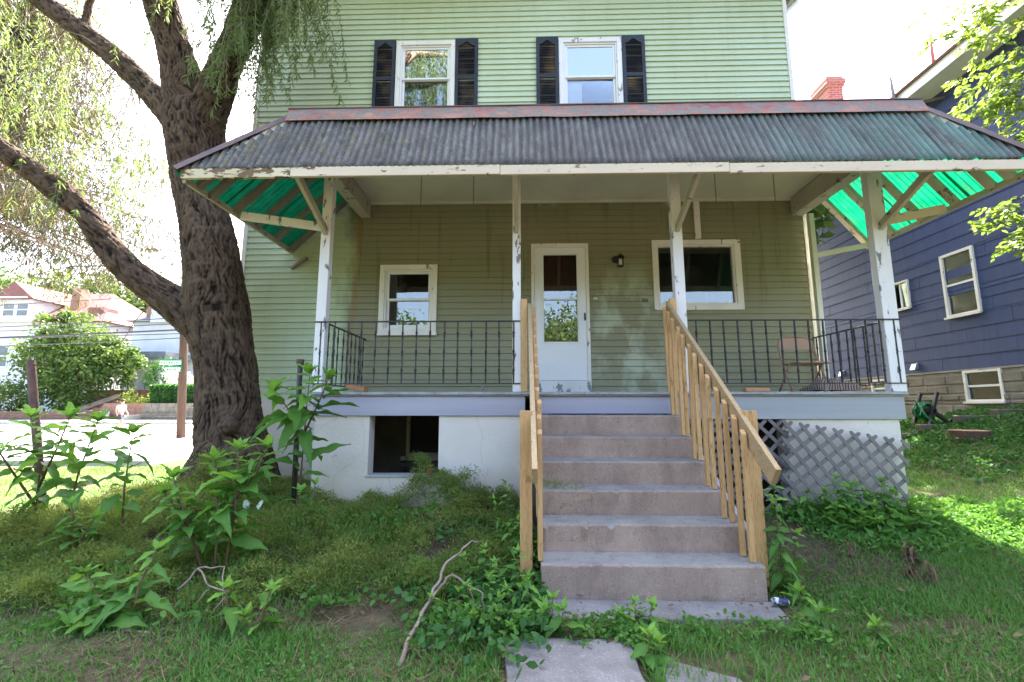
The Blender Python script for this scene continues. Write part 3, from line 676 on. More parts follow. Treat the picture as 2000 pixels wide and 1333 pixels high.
# ------------------------------------------------------------------ new pine hand rails
def handrail(name, label, xin, side):
    h = thing(name, label, 'handrail', (xin, 3.3, .3))
    xb = xin; xr = xin+side*.045; xn = xin+side*.10
    a = Vector((xr, 5.06, 2.60)); b = Vector((xr, 3.06, 1.05))
    MB().beam(a, b, .038, .135, (0,0,1)).build('rail', M['pine_rail'], h, bevel=.004)
    MB().box(xn-.045, xn+.045, 3.44, 3.53, .25, 1.47).build('newel_post', M['pine'], h, bevel=.004)
    MB().box(xn-.040, xn+.03, PY-.10, PY-.055, 1.66, 2.70).build('upper_post', M['pine'], h, bevel=.004)
    ys = [4.985]; zs = [1.66]
    for i in range(6):
        for o_ in (.205, .07): ys.append(YR[i]+o_); zs.append(ZT[i]+.004)
    for i, (y, zb) in enumerate(zip(ys, zs)):
        if i == 0: y = 4.99
        zt = 2.60-(5.06-y)*.775+.035; jx = random.uniform(-.003,.003); tl = random.uniform(-.008,.008)
        MB().hexa([(xb-.017+jx,y-.017,zb),(xb+.017+jx,y-.017,zb),(xb+.017+jx,y+.017,zb),(xb-.017+jx,y+.017,zb),
                   (xb-.017+jx+tl,y-.017,zt-.012),(xb+.017+jx+tl,y-.017,zt-.012),(xb+.017+jx+tl,y+.017,zt+.02),(xb-.017+jx+tl,y+.017,zt+.02)]).build('baluster', M['pine'], h, bevel=.003)
    return h
handrail('wooden_handrail', 'new pine stair handrail with square balusters right of the steps', 1.578, 1)
hl = handrail('wooden_handrail', 'new pine stair handrail seen edge-on left of the steps', .118, -1)
MB().beam((1.665, 4.9, 1.25), (1.665, 3.55, .50), .035, .13).build('stringer', M['grey_paint'], [o for o in COL.objects if o.name == 'wooden_handrail'][0])
MB().beam((.03, 4.9, 1.25), (.03, 3.55, .50), .035, .13).build('stringer', M['grey_paint'], hl)

# ------------------------------------------------------------------ iron railings
def twist_bar(h, r=.0065):
    m = MB(); segs = 46; V = []; F = []
    for i in range(segs+1):
        t = i/segs; z = h*t
        tw = sum(math.pi*ss(c_-.085, c_+.085, t) for c_ in (.2,.5,.8)); rr = r*(1+.5*sum(math.exp(-((t-c_)/.05)**2) for c_ in (.2,.5,.8)))
        for k_ in range(4): a = tw+math.pi/4+k_*math.pi/2; V.append((rr*1.41*math.cos(a), rr*1.41*math.sin(a), z))
    for i in range(segs):
        for k_ in range(4): F.append((i*4+k_, i*4+(k_+1)%4, (i+1)*4+(k_+1)%4, (i+1)*4+k_))
    m.add(V, F); me_ = m.mesh('baluster'); me_.materials.append(M['iron']); return me_
bar = twist_bar(.70)
def railing(label, a, b, n, feet=()):
    a = Vector(a); b = Vector(b); r_ = thing('iron_railing', label, 'railing', tuple((a+b)/2)[:2]+(1.66,), 'black iron railings round the porch')
    MB().beam(a+Vector((0,0,2.455)), b+Vector((0,0,2.455)), .032, .014).build('top_rail', M['iron'], r_, bevel=.003)
    MB().beam(a+Vector((0,0,1.752)), b+Vector((0,0,1.752)), .025, .012).build('bottom_rail', M['iron'], r_, bevel=.003)
    for i in range(n):
        p = a+(b-a)*((i+.5)/n); o = link('baluster', bar, None, r_); o.location = (p.x+random.uniform(-.003,.003), p.y, 1.752); o.rotation_euler = (random.uniform(-.006,.006), random.uniform(-.006,.006), random.uniform(0,.6))
    for t in feet:
        p = a+(b-a)*t; MB().box(p.x-.012, p.x+.012, p.y-.012, p.y+.012, 1.655, 1.745).build('foot', M['lattice'], r_)
    return r_
railing('black twisted iron railing left of the steps below the small window', (-2.37, PY-.05, 0), (-.03, PY-.05, 0), 15, (.82,))
railing('black twisted iron railing right of the steps in front of the chair', (1.85, PY-.05, 0), (4.17, PY-.05, 0), 15, (.62,))
railing('short iron side railing at the left end of the porch', (-2.27, PY+.02, 0), (-2.27, W-.02, 0), 9)
railing('short iron side railing at the right end of the porch beside the neighbour', (4.08, PY+.02, 0), (4.08, W-.02, 0), 9)

# ------------------------------------------------------------------ lattice panels
def clip_line(p, d, poly):
    """part of the line p+t d inside the convex polygon"""
    t0, t1 = -1e9, 1e9; n = len(poly)
    for i in range(n):
        a = np.array(poly[i]); b = np.array(poly[(i+1)%n]); e = b-a; nn = np.array([-e[1], e[0]])
        den = nn@d; num = nn@(a-p)
        if abs(den) < 1e-9:
            if num > 0: return None
            continue
        t = num/den
        if den > 0: t0 = max(t0, t)
        else: t1 = min(t1, t)
    return (t0, t1) if t1-t0 > .05 else None
def lattice(label, poly, y, rot, pitch=.122, w=.037, lean=0.0):
    th_ = thing('lattice_panel', label, 'lattice', (poly[0][0], y, poly[0][1]), 'grey lattice panels under the porch')
    c = np.mean(np.array(poly), 0)
    for s_, yy in ((1, y), (-1, y-.0085)):
        ang = rot+s_*math.pi/4; d = np.array([math.cos(ang), math.sin(ang)]); n = np.array([-d[1], d[0]])
        for k_ in range(-20, 21):
            r_ = clip_line(c+n*(k_*pitch), d, poly)
            if not r_: continue
            a = c+n*(k_*pitch)+d*r_[0]; b = c+n*(k_*pitch)+d*r_[1]; hw = n*w/2; e = d*.02
            P = [a-hw, a-hw*.5-e, a+hw*.5-e, a+hw, b+hw, b+hw*.5+e, b-hw*.5+e, b-hw]
            yl = lambda q: -lean*(1.35-q[1])
            m = MB(); m.add([(q[0], yy+yl(q), q[1]) for q in P]+[(q[0], yy+yl(q)+.008, q[1]) for q in P], [tuple(range(7,-1,-1)), tuple(range(8,16))]+[(i,(i+1)%8,8+(i+1)%8,8+i) for i in range(8)])
            m.build('slat', M['lattice'], th_)
    return th_
lattice('flat grey lattice over the dark opening beside the steps', [(1.72,.36),(2.80,.36),(2.80,1.36),(1.72,1.36)], FY+.0, 0)
q = R(-9.5); c0 = np.array([2.74, 1.345]); ex = np.array([math.cos(q), math.sin(q)]); ey = np.array([-ex[1], ex[0]])
lattice('loose grey lattice leaning askew against the white porch wall', [tuple(c0-ey*1.02+ex*.05), tuple(c0-ey*.86+ex*1.26), tuple(c0+ex*1.26), tuple(c0)], FY-.06, q, lean=.05)

# ------------------------------------------------------------------ things on the porch
chair = thing('folding_chair', 'tan metal folding chair on the porch behind the right railing', 'chair', (3.5, 5.85, 1.66))
cx, cy = 3.51, 5.80
for s_ in (-1, 1):
    MB().tube([(cx+s_*.235,cy-.16,1.66),(cx+s_*.228,cy+.02,2.02),(cx+s_*.222,cy+.10,2.26),(cx+s_*.20,cy+.115,2.335),(cx+s_*.14,cy+.125,2.385),(cx,cy+.128,2.395)], .012, 8).build('frame_tube', M['tan_metal'], chair, True)
    MB().tube([(cx+s_*.20,cy+.22,1.66),(cx+s_*.20,cy-.10,2.05)], .011, 8).build('leg', M['tan_metal'], chair, True)
bk = MB(); n = 10
for i in range(n):
    xa = cx-.205+.41*i/n; xb = cx-.205+.41*(i+1)/n; f_ = lambda x_: cy+.095+.02*(1-((x_-cx)/.2)**2)
    tz = lambda x_: 2.385-.055*(abs(x_-cx)/.205)**3
    bk.hexa([(xa,f_(xa),2.235),(xb,f_(xb),2.235),(xb,f_(xb)+.006,2.235),(xa,f_(xa)+.006,2.235),(xa,f_(xa)+.015,tz(xa)),(xb,f_(xb)+.015,tz(xb)),(xb,f_(xb)+.021,tz(xb)),(xa,f_(xa)+.021,tz(xa))])
bk.build('backrest', M['tan_metal'], chair)
MB().box(cx-.20, cx+.20, cy-.27, cy+.08, 2.015, 2.04).build('seat', M['tan_metal'], chair, bevel=.01)
MB().tube([(cx-.20,cy+.18,1.72),(cx+.20,cy+.18,1.72)], .008, 8).build('stretcher', M['tan_metal'], chair)
tag(MB().box(2.39, 2.645, 4.965, 5.05, 1.66, 1.70).build('wood_block', M['block_wood'], bevel=.004), 'pale offcut of lumber lying on the porch edge right of the steps', 'wood block')
wb = MB().box(-.13, .13, -.04, .04, 0, .055).build('wood_block', M['block_wood'], bevel=.004); wb.location = (-1.90, 5.17, 1.662); wb.rotation_euler = (.0, .16, R(-18)); wb.location.z += .022
tag(wb, 'reddish offcut of lumber tilted in the left corner of the porch', 'wood block')
tag(MB().box(-1.035,-.985, FY-.01, FY+.09, .774, .834).build('loose_brick', M['brick'], bevel=.004), 'loose red brick on the sill of the dark porch opening', 'brick')
# crumpled blanket
V = []; F = []; nu, nv = 40, 28
for j in range(nv+1):
    for i in range(nu+1):
        u, v = i/nu, j/nv; e = (math.sin(math.pi*u)**.4)*(math.sin(math.pi*v)**.4)
        h = .02+e*(.13+.10*mnoise.noise((u*3.1, v*2.6, 4))+.03*mnoise.noise((u*9, v*7, 1)))
        V.append((3.27+.48*u+.02*mnoise.noise((v*4,u*3,2)), 5.12+.40*v+.03*mnoise.noise((u*5,v,7)), 1.66+max(h,.004)))
for j in range(nv):
    for i in range(nu): a = j*(nu+1)+i; F.append((a,a+1,a+nu+2,a+nu+1))
t = NT('striped_blanket'); wv = t.n('TexWave'); t.set(wv.inputs['Vector'], t.pos((1,1,1), (0,0,.7))); wv.inputs['Scale'].default_value = 14; wv.inputs['Distortion'].default_value = 4
bm_ = t.done(t.bsdf(t.mix(t.ramp(wv.outputs[0], .45, .6), (.10,.07,.075), (.33,.25,.20)), .95))
tag(link('crumpled_blanket', MB().add(V,F).mesh('crumpled_blanket', True), bm_), 'crumpled striped blanket on the porch floor beside the chair', 'blanket')
# stuff under the porch
cr = thing('storage_crate', 'dark wire crate in the shadow under the porch', 'crate', (-1.2, 5.9, .5))
for z_ in (.55,.66,.77): frame_rect(MB(), -1.55, -.95, z_, z_+.03, 5.75, 5.78, .01).build('slat', M['dark'], cr)
box('back', M['dark'], cr, -1.55, -.95, 6.1, 6.12, .5, .8); box('floor', M['dark'], cr, -1.55, -.95, 5.75, 6.1, .48, .5)

# ------------------------------------------------------------------ blue neighbour house
BX = 9.0
M['blue'] = plain('blue_shingle_paint', (.040,.056,.138), (.052,.070,.165), 2.5, .6, .35, 30, stretch=(1,9,.7))
M['white_soffit'] = plain('white_soffit', (.82,.81,.78), (.76,.75,.72), 2, .6, .05, 20)
blue = thing('blue_house', 'dark blue shingled neighbouring house on a stone base', 'house', (BX, 8.5, 1.4))
bwin = [(8.97, 9.63, 3.37, 4.66), (10.55, 11.02, 3.80, 4.41), (8.78, 9.47, 1.62, 2.19), (11.35, 11.95, 1.75, 2.15)]
b = MB()
for a, b_, c, d in cut_rects(2.5, 20, .3, 8.3, bwin): b.box(BX+.02, BX+.15, a, b_, c, d)
b.box(BX+.15, 17, 2.5, 2.6, .3, 8.3); b.box(BX+.15, 17, 19.9, 20, .5, 8.3); b.box(16.9, 17, 2.6, 19.9, .5, 8.3)
bw_ = b.build('wall', M['blue'], blue)
MB().box(BX+1.6, BX+1.7, 2.7, 19.8, .6, 8.2).build('interior_wall', M['dark'], blue)
z = 2.25; rest = MB(); rowi = 0
while z < 8.15:
    y = 6.9 - (.305 if rowi % 2 else 0)
    while y < 20:
        ya, yb = max(y, 6.9), min(y+.61, 20)
        for a, b_, c, d in cut_rects(ya, yb, z, min(z+.272, 8.2), bwin):
            j = random.uniform(0,.004); m = rest if y > 13.6 else MB(); g = .0015
            m.hexa([(BX-.016-j,a+g,c),(BX+.018,a+g,c),(BX+.018,b_-g,c),(BX-.016-j,b_-g,c),(BX-.004-j,a+g,d+.004),(BX+.018,a+g,d+.004),(BX+.018,b_-g,d+.004),(BX-.004-j,b_-g,d+.004)])
            if m is not rest: m.build('shingle', M['blue'], bw_)
        y += .61
    z += .272; rowi += 1
tag(rest.build('far_shingles', M['blue'], bw_), kind='stuff')
M['stone'] = plain('sandstone', (.17,.15,.125), (.28,.24,.195), 2.6, .9, .8, 22)
M['mortar'] = plain('mortar', (.27,.25,.22), (.33,.31,.28), 6, .95, .4, 40)
f = MB()
for a, b_, c, d in cut_rects(2.5, 20, .2, 2.25, bwin): f.box(BX-.02, BX+.019, a, b_, c, d)
found = f.build('foundation', M['mortar'], blue)
z = 1.05; r_ = 0
while z < 2.2:
    h = random.uniform(.19,.27) if z < 1.95 else 2.24-z
    y = 6.95+random.uniform(-.2,0)
    while y < 14:
        w_ = random.uniform(.28,.62)
        for a, b_, c, d in cut_rects(y, y+w_, z, z+h, bwin):
            if b_-a < .07 or d-c < .05: continue
            g = .009; o_ = random.uniform(.015,.045)
            m = MB().hexa([(BX-.02-o_,a+g+.012,c+g+.01),(BX-.01,a+g,c+g),(BX-.01,b_-g,c+g),(BX-.02-o_,b_-g-.012,c+g+.01),(BX-.02-o_*.8,a+g+.012,d-g-.01),(BX-.01,a+g,d-g),(BX-.01,b_-g,d-g),(BX-.02-o_*1.1,b_-g-.012,d-g-.01)])
            m.build('stone', M['stone'], found, bevel=.012)
        y += w_
    z += h
def side_window(h, name, blind=False, slide=False, t=.055):
    y0, y1, z0, z1 = h
    def fr(y0, y1, z0, z1, x0, x1, t): 
        m = MB(); m.box(x0,x1,y0,y0+t,z0,z1); m.box(x0,x1,y1-t,y1,z0,z1); m.box(x0,x1,y0+t,y1-t,z0,z0+t); m.box(x0,x1,y0+t,y1-t,z1-t,z1); return m
    w = fr(y0-.03, y1+.03, z0-.03, z1+.03, BX-.055, BX+.03, t).build('window', M['white_trim'], blue); w['label'] = name
    zm = (z0+z1)/2; ym = (y0+y1)/2
    if slide:
        box('meeting_rail', M['vinyl'], w, BX-.02, BX+.015, ym-.015, ym+.015, z0+t-.03, z1-t+.03)
        box('pane', M['glass_up'], w, BX, BX+.003, y0+.025, ym-.016, z0+.025, z1-.025); box('pane', M['glass'], w, BX+.005, BX+.008, ym+.016, y1-.025, z0+.025, z1-.025)
    else:
        box('meeting_rail', M['vinyl'], w, BX-.03, BX+.01, y0+.025, y1-.025, zm-.02, zm+.02)
        box('pane', M['glass'], w, BX-.012, BX-.009, y0+.026, y1-.026, zm+.021, z1-.026); box('pane', M['glass'], w, BX+.002, BX+.005, y0+.026, y1-.026, z0+.026, zm-.021)
    box('sill', M['white_trim'], w, BX-.10, BX-.056, y0-.05, y1+.05, z0-.06, z0-.02)
    if blind:
        bl = MB(); q = zm+.05
        while q < z1-.04: bl.box(BX+.03, BX+.034, y0+.03, y1-.03, q, q+.022); q += .026
        tag(bl.build('blind', plain('pale_blind', (.42,.46,.46), None, bump=0), w), kind='stuff')
side_window(bwin[0], 'tall sash window with a half-lowered blind', True)
side_window(bwin[1], 'small sliding window', slide=True, t=.04)
side_window(bwin[2], 'basement window in the stone base', t=.05)
side_window(bwin[3], 'second basement window behind the railing', t=.05)
sf = MB(); sf.box(8.47, BX+.02, 2.1, 20.3, 8.20, 8.23); sf.build('soffit', M['white_soffit'], blue)
box('eave_fascia', M['white_soffit'], blue, 8.43, 8.469, 2.1, 20.3, 8.19, 8.42)
rr = MB(); rr.add([(8.38,2.0,8.40),(8.38,20.4,8.40),(13,20.4,11.4),(13,2.0,11.4),(17.6,2.0,8.4),(17.6,20.4,8.4)], [(0,1,2,3),(3,2,5,4)])
o = rr.build('roof', plain('red_brown_shingle', (.26,.14,.12), (.20,.11,.10), 6, .9, .4, 40), blue); s_ = o.modifiers.new('t','SOLIDIFY'); s_.thickness = .05; s_.offset = 1
t = NT('chimney_brick'); bt = t.n('TexBrick'); t.set(bt.inputs['Vector'], t.pos((1,1,1), (R(90),0,0))); bt.inputs['Scale'].default_value = 1; bt.inputs['Brick Width'].default_value = .21; bt.inputs['Row Height'].default_value = .075
bt.inputs['Mortar Size'].default_value = .008; bt.inputs['Color1'].default_value = (.36,.09,.065,1); bt.inputs['Color2'].default_value = (.46,.15,.11,1); bt.inputs['Mortar'].default_value = (.45,.40,.37,1)
cm = t.done(t.bsdf(bt.outputs[0], .9, t.bump(bt.outputs[1], .5, -.01)))
ch = MB(); ch.box(9.42, 9.86, 13.0, 13.66, 8.6, 11.25); ch.box(9.38, 9.90, 12.96, 13.70, 11.25, 11.33); ch.box(9.35, 9.93, 12.93, 13.73, 11.33, 11.50); ch.box(9.40, 9.88, 12.98, 13.68, 11.50, 11.60)
chm = ch.build('chimney', cm, blue); MB().tube([(9.64,13.33,11.6),(9.64,13.33,11.68)], .12, 12).build('flue', M['mortar'], chm)
MB().tube([(8.98,9.05,8.0),(8.6,9.4,8.1),(8.36,9.55,8.32),(8.36,9.6,8.9)], .035, 8).build('service_mast', M['lattice'], blue, True)
MB().tube([(8.7,8.9,8.5),(8.7,8.9,9.35)], .03, 8).build('vent_pipe', plain('red_pipe', (.45,.14,.12), None, bump=0), blue, True)
for y_, z_ in ((10.6,2.40),(13.0,2.42)):
    MB().hexa([(BX-.12,y_-.07,z_-.07),(BX-.02,y_-.07,z_-.05),(BX-.02,y_+.07,z_-.05),(BX-.12,y_+.07,z_-.07),(BX-.07,y_-.06,z_+.06),(BX-.02,y_-.07,z_+.09),(BX-.02,y_+.07,z_+.09),(BX-.07,y_+.06,z_+.06)]).build('vent_hood', plain('galvanised', (.45,.45,.46), None, rough=.35, bump=0, metal=.6), blue)

# ------------------------------------------------------------------ between the houses
hr = thing('hose_reel', 'black plastic garden hose reel with green hose beside the stone base', 'hose reel', (7.25, 8.45, 1.3))
blk = plain('black_plastic', (.018,.018,.02), (.03,.03,.03), 8, .45, .05, 30, spec=.5); gz = float(G(7.25, 8.45))
for y_ in (8.28, 8.62):
    MB().beam((7.12,y_,gz), (7.22,y_,gz+.34), .05, .05, (0,1,0)).beam((7.22,y_,gz+.34), (7.32,y_,gz+.62), .045, .045, (0,1,0)).beam((7.2,y_,gz+.30), (7.52,y_,gz+.03), .05, .05, (0,1,0)).build('frame_leg', blk, hr)
MB().tube([(7.32,8.28,gz+.61),(7.32,8.62,gz+.61)], .025, 10).build('handle', blk, hr)
MB().tube([(7.20,8.32,gz+.30),(7.20,8.58,gz+.30)], .07, 14).build('drum', blk, hr)
for y_ in (8.24, 8.60): MB().tube([(7.5,y_,gz+.08),(7.5,y_+.06,gz+.08)], .08, 14).build('wheel', blk, hr)
hp = []
for i in range(140): a = i*.42; r_ = .10+.02*math.sin(i*.05)+i*.0004; hp.append((7.20+r_*math.cos(a), 8.34+.22*abs(((i/20)%2)-1), gz+.30+r_*math.sin(a)))
hp += [(7.02,8.35,gz+.2),(6.95,8.3,gz+.5),(6.93,8.1,gz+.2),(7.0,7.95,gz+.05)]
MB().tube(hp, .011, 6).build('hose', plain('green_hose', (.01,.16,.06), None, rough=.4, bump=0), hr, True)
stp = thing('tree_stump', 'low sawn tree stump in the ivy between the houses', 'stump', (6.85, 7.3, .7)); gz = float(G(6.85, 7.3))
n = 22; ring = [(6.85+(.26+.03*mnoise.noise((math.cos(a)*2,math.sin(a)*2,0)))*math.cos(a), 7.3+(.24+.03*mnoise.noise((math.cos(a)*2,math.sin(a)*2,3)))*math.sin(a)) for a in np.linspace(0,6.283,n,endpoint=False)]
MB().prism(ring, 'z', gz-.1, gz+.13).build('bark', M['rust'], stp)
MB().prism([(6.85+(x-6.85)*.95, 7.3+(y-7.3)*.95) for x, y in ring], 'z', gz+.128, gz+.137).build('cut_face', plain('cut_wood', (.30,.17,.12), (.38,.24,.17), 8, .8, .2, 40), stp)
rw = thing('garden_edging', 'row of low grey retaining blocks below the blue house', 'retaining wall', (7.3, 7.9, 1.0))
for i in range(5):
    x_ = 6.15+i*.62; y_ = 8.05-.03*i; gz = float(G(x_+.3, y_-.3)); MB().box(x_, x_+.61, y_, y_+.16, gz-.1, gz+.13+random.uniform(-.02,.02)).build('block', plain('edging_block', (.10,.08,.065), (.16,.13,.105), 5, .9, .5, 30), rw, bevel=.02)

# ------------------------------------------------------------------ path slabs
def slab(label, poly, z1):
    n = len(poly); P = []
    for i in range(n):
        a = Vector(poly[i]); b = Vector(poly[(i+1)%n]); k_ = max(2, int((b-a).length/.06))
        for j in range(k_): q = a+(b-a)*(j/k_); w_ = mnoise.noise((q.x*7,q.y*7,2))*.018; P.append((q.x+w_, q.y+w_))
    o = MB().prism(P, 'z', .0, z1).build('path_slab', M['path'], bevel=.008); return tag(o, label, 'slab', 'path slabs')
slab('pale concrete path slab at the foot of the steps', [(.12,2.99),(1.62,3.02),(1.66,3.27),(.14,3.285)], .222)
slab('dark worn concrete path slab at the bottom of the picture', [(-.09,1.9),(.56,1.9),(.59,2.80),(-.10,2.79)], .205)
slab('broken concrete slab corner sunk in dirt right of the path', [(.66,1.9),(1.1,1.9),(1.05,2.45),(.70,2.62)], .198)

# ------------------------------------------------------------------ willow
willow = thing('willow_tree', 'large old willow with furrowed bark in front of the house corner', 'tree', (-3.4, 5.6, .4))
SK = [
 ([(-3.40,5.6,.25),(-3.42,5.6,.49),(-3.56,5.62,1.03),(-3.69,5.65,1.59),(-3.80,5.68,2.11),(-3.94,5.7,2.65),(-4.10,5.72,3.34),(-4.29,5.75,4.0),(-4.47,5.78,4.68),(-4.60,5.8,5.30),(-4.68,5.8,5.65)], [.60,.48,.40,.345,.34,.37,.32,.31,.32,.37,.34]),
 ([(-3.85,5.69,2.30),(-4.26,5.65,2.66),(-4.62,5.6,2.90),(-5.0,5.55,3.18),(-5.35,5.5,3.55),(-5.66,5.45,3.97),(-5.99,5.4,4.27),(-6.37,5.3,4.56),(-6.92,5.2,4.92),(-7.54,5.0,5.39),(-8.32,4.8,6.08)], [.28,.235,.195,.17,.155,.145,.14,.135,.125,.11,.09]),
 ([(-4.62,5.8,5.25),(-5.03,5.85,5.68),(-5.48,5.9,6.11),(-6.06,6.0,6.66),(-6.69,6.1,7.15),(-7.35,6.2,7.66),(-8.15,6.3,8.29),(-9.47,6.5,9.5)], [.28,.19,.165,.155,.15,.145,.13,.09]),
 ([(-4.64,5.8,5.2),(-4.80,5.78,5.95),(-4.97,5.72,6.6),(-5.14,5.65,7.12),(-5.26,5.55,7.69),(-5.47,5.4,8.7),(-5.7,5.1,10.2)], [.30,.25,.22,.21,.195,.16,.10]),
 ([(-4.56,5.8,5.1),(-4.34,5.72,5.68),(-4.12,5.6,6.09),(-3.85,5.45,6.5),(-3.62,5.3,6.82),(-3.36,5.1,7.15),(-2.94,4.8,7.7),(-2.4,4.2,9.0)], [.28,.225,.20,.19,.18,.16,.13,.08]),
 ([(-3.3,5.45,.9),(-3.05,5.30,.52),(-2.85,5.2,.30)], [.26,.20,.10]),
 ([(-3.6,5.4,.9),(-3.75,5.1,.50),(-3.85,4.9,.25)], [.26,.17,.09]),
 ([(-6.62,6.1,7.1),(-6.72,6.08,7.5),(-6.6,6.05,8.1)], [.08,.065,.05]),
]
tb = MB()
for pts, rad in SK:
    P = [Vector(p) for p in pts]; pp = []; rr_ = []
    for i in range(len(P)-1):
        p0, p1, p2, p3 = P[max(i-1,0)], P[i], P[i+1], P[min(i+2,len(P)-1)]
        for j in range(6):
            t_ = j/6; pp.append(.5*((2*p1)+(p2-p0)*t_+(2*p0-5*p1+4*p2-p3)*t_*t_+(3*p1-p0-3*p2+p3)*t_**3)); rr_.append(rad[i]*(1-t_)+rad[i+1]*t_)
    pp.append(P[-1]); rr_.append(rad[-1]); tb.tube(pp, rr_, 20)
for c, r_ in (((-3.40,5.27,1.28),.11),): tb.tube([Vector(c)+Vector((0,0,-r_)), Vector(c)+Vector((0,0,-r_*.6)), Vector(c), Vector(c)+Vector((0,0,r_*.6)), Vector(c)+Vector((0,0,r_))], [.02,r_*.8,r_,r_*.8,.02], 12)
tmp = link('tmp', tb.mesh('tmp'))
m_ = tmp.modifiers.new('r','REMESH'); m_.mode = 'VOXEL'; m_.voxel_size = .03
m_ = tmp.modifiers.new('s','SMOOTH'); m_.iterations = 14; m_.factor = .5
m_ = tmp.modifiers.new('u','SUBSURF'); m_.subdivision_type = 'SIMPLE'; m_.levels = 1
dg = bpy.context.evaluated_depsgraph_get(); me = bpy.data.meshes.new_from_object(tmp.evaluated_get(dg)); bpy.data.objects.remove(tmp)
nv = len(me.vertices); co = np.empty(nv*3, np.float32); me.vertices.foreach_get('co', co); co = co.reshape(-1,3)
no = np.empty(nv*3, np.float32); me.vertices.foreach_get('normal', no); no = no.reshape(-1,3)
best = np.full(nv, 1e9); U = np.zeros(nv); S = np.zeros(nv); off = 0
for pts, rad in SK:
    acc = 0
    for (a, ra), (b, rb) in zip(zip(pts, rad), zip(pts[1:], rad[1:])):
        a = np.array(a); b = np.array(b); d = b-a; L_ = np.linalg.norm(d); dh = d/L_; t_ = np.clip(((co-a)@dh)/L_, 0, 1)
        q = co-(a+t_[:,None]*d); r_ = np.linalg.norm(q, axis=1); sc = r_/(ra*(1-t_)+rb*t_)
        e1 = np.cross(dh, [.0,1.,.05]); e1 /= np.linalg.norm(e1); e2 = np.cross(dh, e1)
        th = np.arctan2(q@e2, q@e1); w_ = sc < best
        best[w_] = sc[w_]; U[w_] = (th*np.maximum(r_, .1))[w_]+off; S[w_] = (acc+t_*L_)[w_]; acc += L_
    off += 7.3
ridge = np.empty(nv)
for i in range(nv):
    u, s_ = U[i], S[i]
    w_ = mnoise.noise((u*2.5, s_*2.0, 1.3))*.07+mnoise.noise((u*9, s_*9, 2.3))*.012
    uu = u+w_
    n1 = min(1-abs(mnoise.noise(((uu+.22*s_)*23, s_*4.2, 0)))*2.3, 1-abs(mnoise.noise(((uu-.22*s_)*23, s_*4.2, 7)))*2.3)
    n1 = n1*.75+.35
    n2 = 1-abs(mnoise.noise((uu*50, s_*14, 4)))*2.0
    ridge[i] = .65*n1+.35*n2
ridge = np.clip(ridge, -.2, 1); big = np.array([mnoise.noise((c[0]*2.2, c[1]*2.2, c[2]*1.5)) for c in co])
co2 = co + no*((ridge-.6)*.038*np.clip(best,.4,1)+big*.03)[:,None]
me.vertices.foreach_set('co', co2.astype(np.float32).ravel())
a = me.attributes.new('ridge', 'FLOAT', 'POINT'); a.data.foreach_set('value', ridge.astype(np.float32)); me.update()
me.materials.clear(); me.polygons.foreach_set('use_smooth', [True]*len(me.polygons))
me.name = 'trunk'; link('trunk', me, M['bark'], willow)

def leaves(pos, direc, length, width, var, fold=.0, droop=.15):
    """lance-shaped leaves: 6 verts (tip, 2+2 sides, base), two quads"""
    n = len(pos); d = direc/np.maximum(np.linalg.norm(direc, axis=1, keepdims=True), 1e-6)
    up = rng.normal(size=(n,3)); s = np.cross(d, up); s /= np.maximum(np.linalg.norm(s, axis=1, keepdims=True), 1e-6); nn = np.cross(s, d)
    L_ = length[:,None]; Wd = width[:,None]
    b = pos; m1 = pos+d*L_*.35; m2 = pos+d*L_*.72+np.array([0,0,-1])*L_*droop*.4; tip = pos+d*L_+np.array([0,0,-1])*L_*droop
    V = np.stack([b, m1+s*Wd*.5, m2+s*Wd*.38, tip, m2-s*Wd*.38, m1-s*Wd*.5], 1).reshape(-1,3)
    return V, 6, [(0,1,4+1),(1,2,4,5),(2,3,4)]
def leaf_obj(name, parts, mat, parent, var_f=None):
    pos = np.concatenate([p[0] for p in parts]); di = np.concatenate([p[1] for p in parts]); ln = np.concatenate([p[2] for p in parts]); wd = np.concatenate([p[3] for p in parts])
    V, k_, F = leaves(pos, di, ln, wd, None); var = rng.random(len(pos))*.65
    return link(name, quads_mesh(name, V, var, k_, F=F), mat, parent)
def strand(p, length, n, spread, L0, out):
    """hanging willow whip with leaves"""
    p = np.array(p, float); sway = rng.normal(size=2)*.12; t = np.linspace(0, 1, n)
    x = p[0]+sway[0]*t*length+spread*np.sin(t*2+rng.random()*6)*.04; y = p[1]+sway[1]*t*length; z = p[2]+.12*np.sin(np.minimum(t*5,3.14))-length*t
    P = np.stack([x, y, z], 1)
    D = np.concatenate([rng.normal(size=(n,2))*.75, -rng.random((n,1))*1.1-.35], 1)
    out.append((P, D, L0*(.7+.6*rng.random(n)), L0*.17*(.8+.4*rng.random(n)))); return P
lv = []; tw = MB()
def strands(n, xr, yr, zr, lr, dens=55, L0=.085):
    for _ in range(n):
        l = random.uniform(*lr); P = strand((random.uniform(*xr), random.uniform(*yr), random.uniform(*zr)), l, max(8, int(l*dens)), 1, L0, lv)
        tw.tube([P[0], P[len(P)//3], P[2*len(P)//3], P[-1]], [.004,.003,.0025,.0015], 3, False)
strands(190, (-3.8,-2.75), (4.9,5.7), (6.9,8.3), (.5,1.7), 75)      # curtain against the wall, right of the limb
strands(20, (-4.0,-3.45), (4.7,5.2), (6.7,7.9), (.5,1.4))
strands(22, (-4.2,-3.6), (5.0,5.4), (6.0,6.8), (.4,1.1))
strands(26, (-5.6,-4.6), (4.6,5.6), (7.4,8.8), (.4,1.1))
strands(50, (-9.8,-6.4), (6.0,8.2), (7.6,10), (1.0,2.6), 45)
strands(46, (-8.8,-5.8), (5.7,7.2), (5.7,7.2), (.6,1.9), 50)
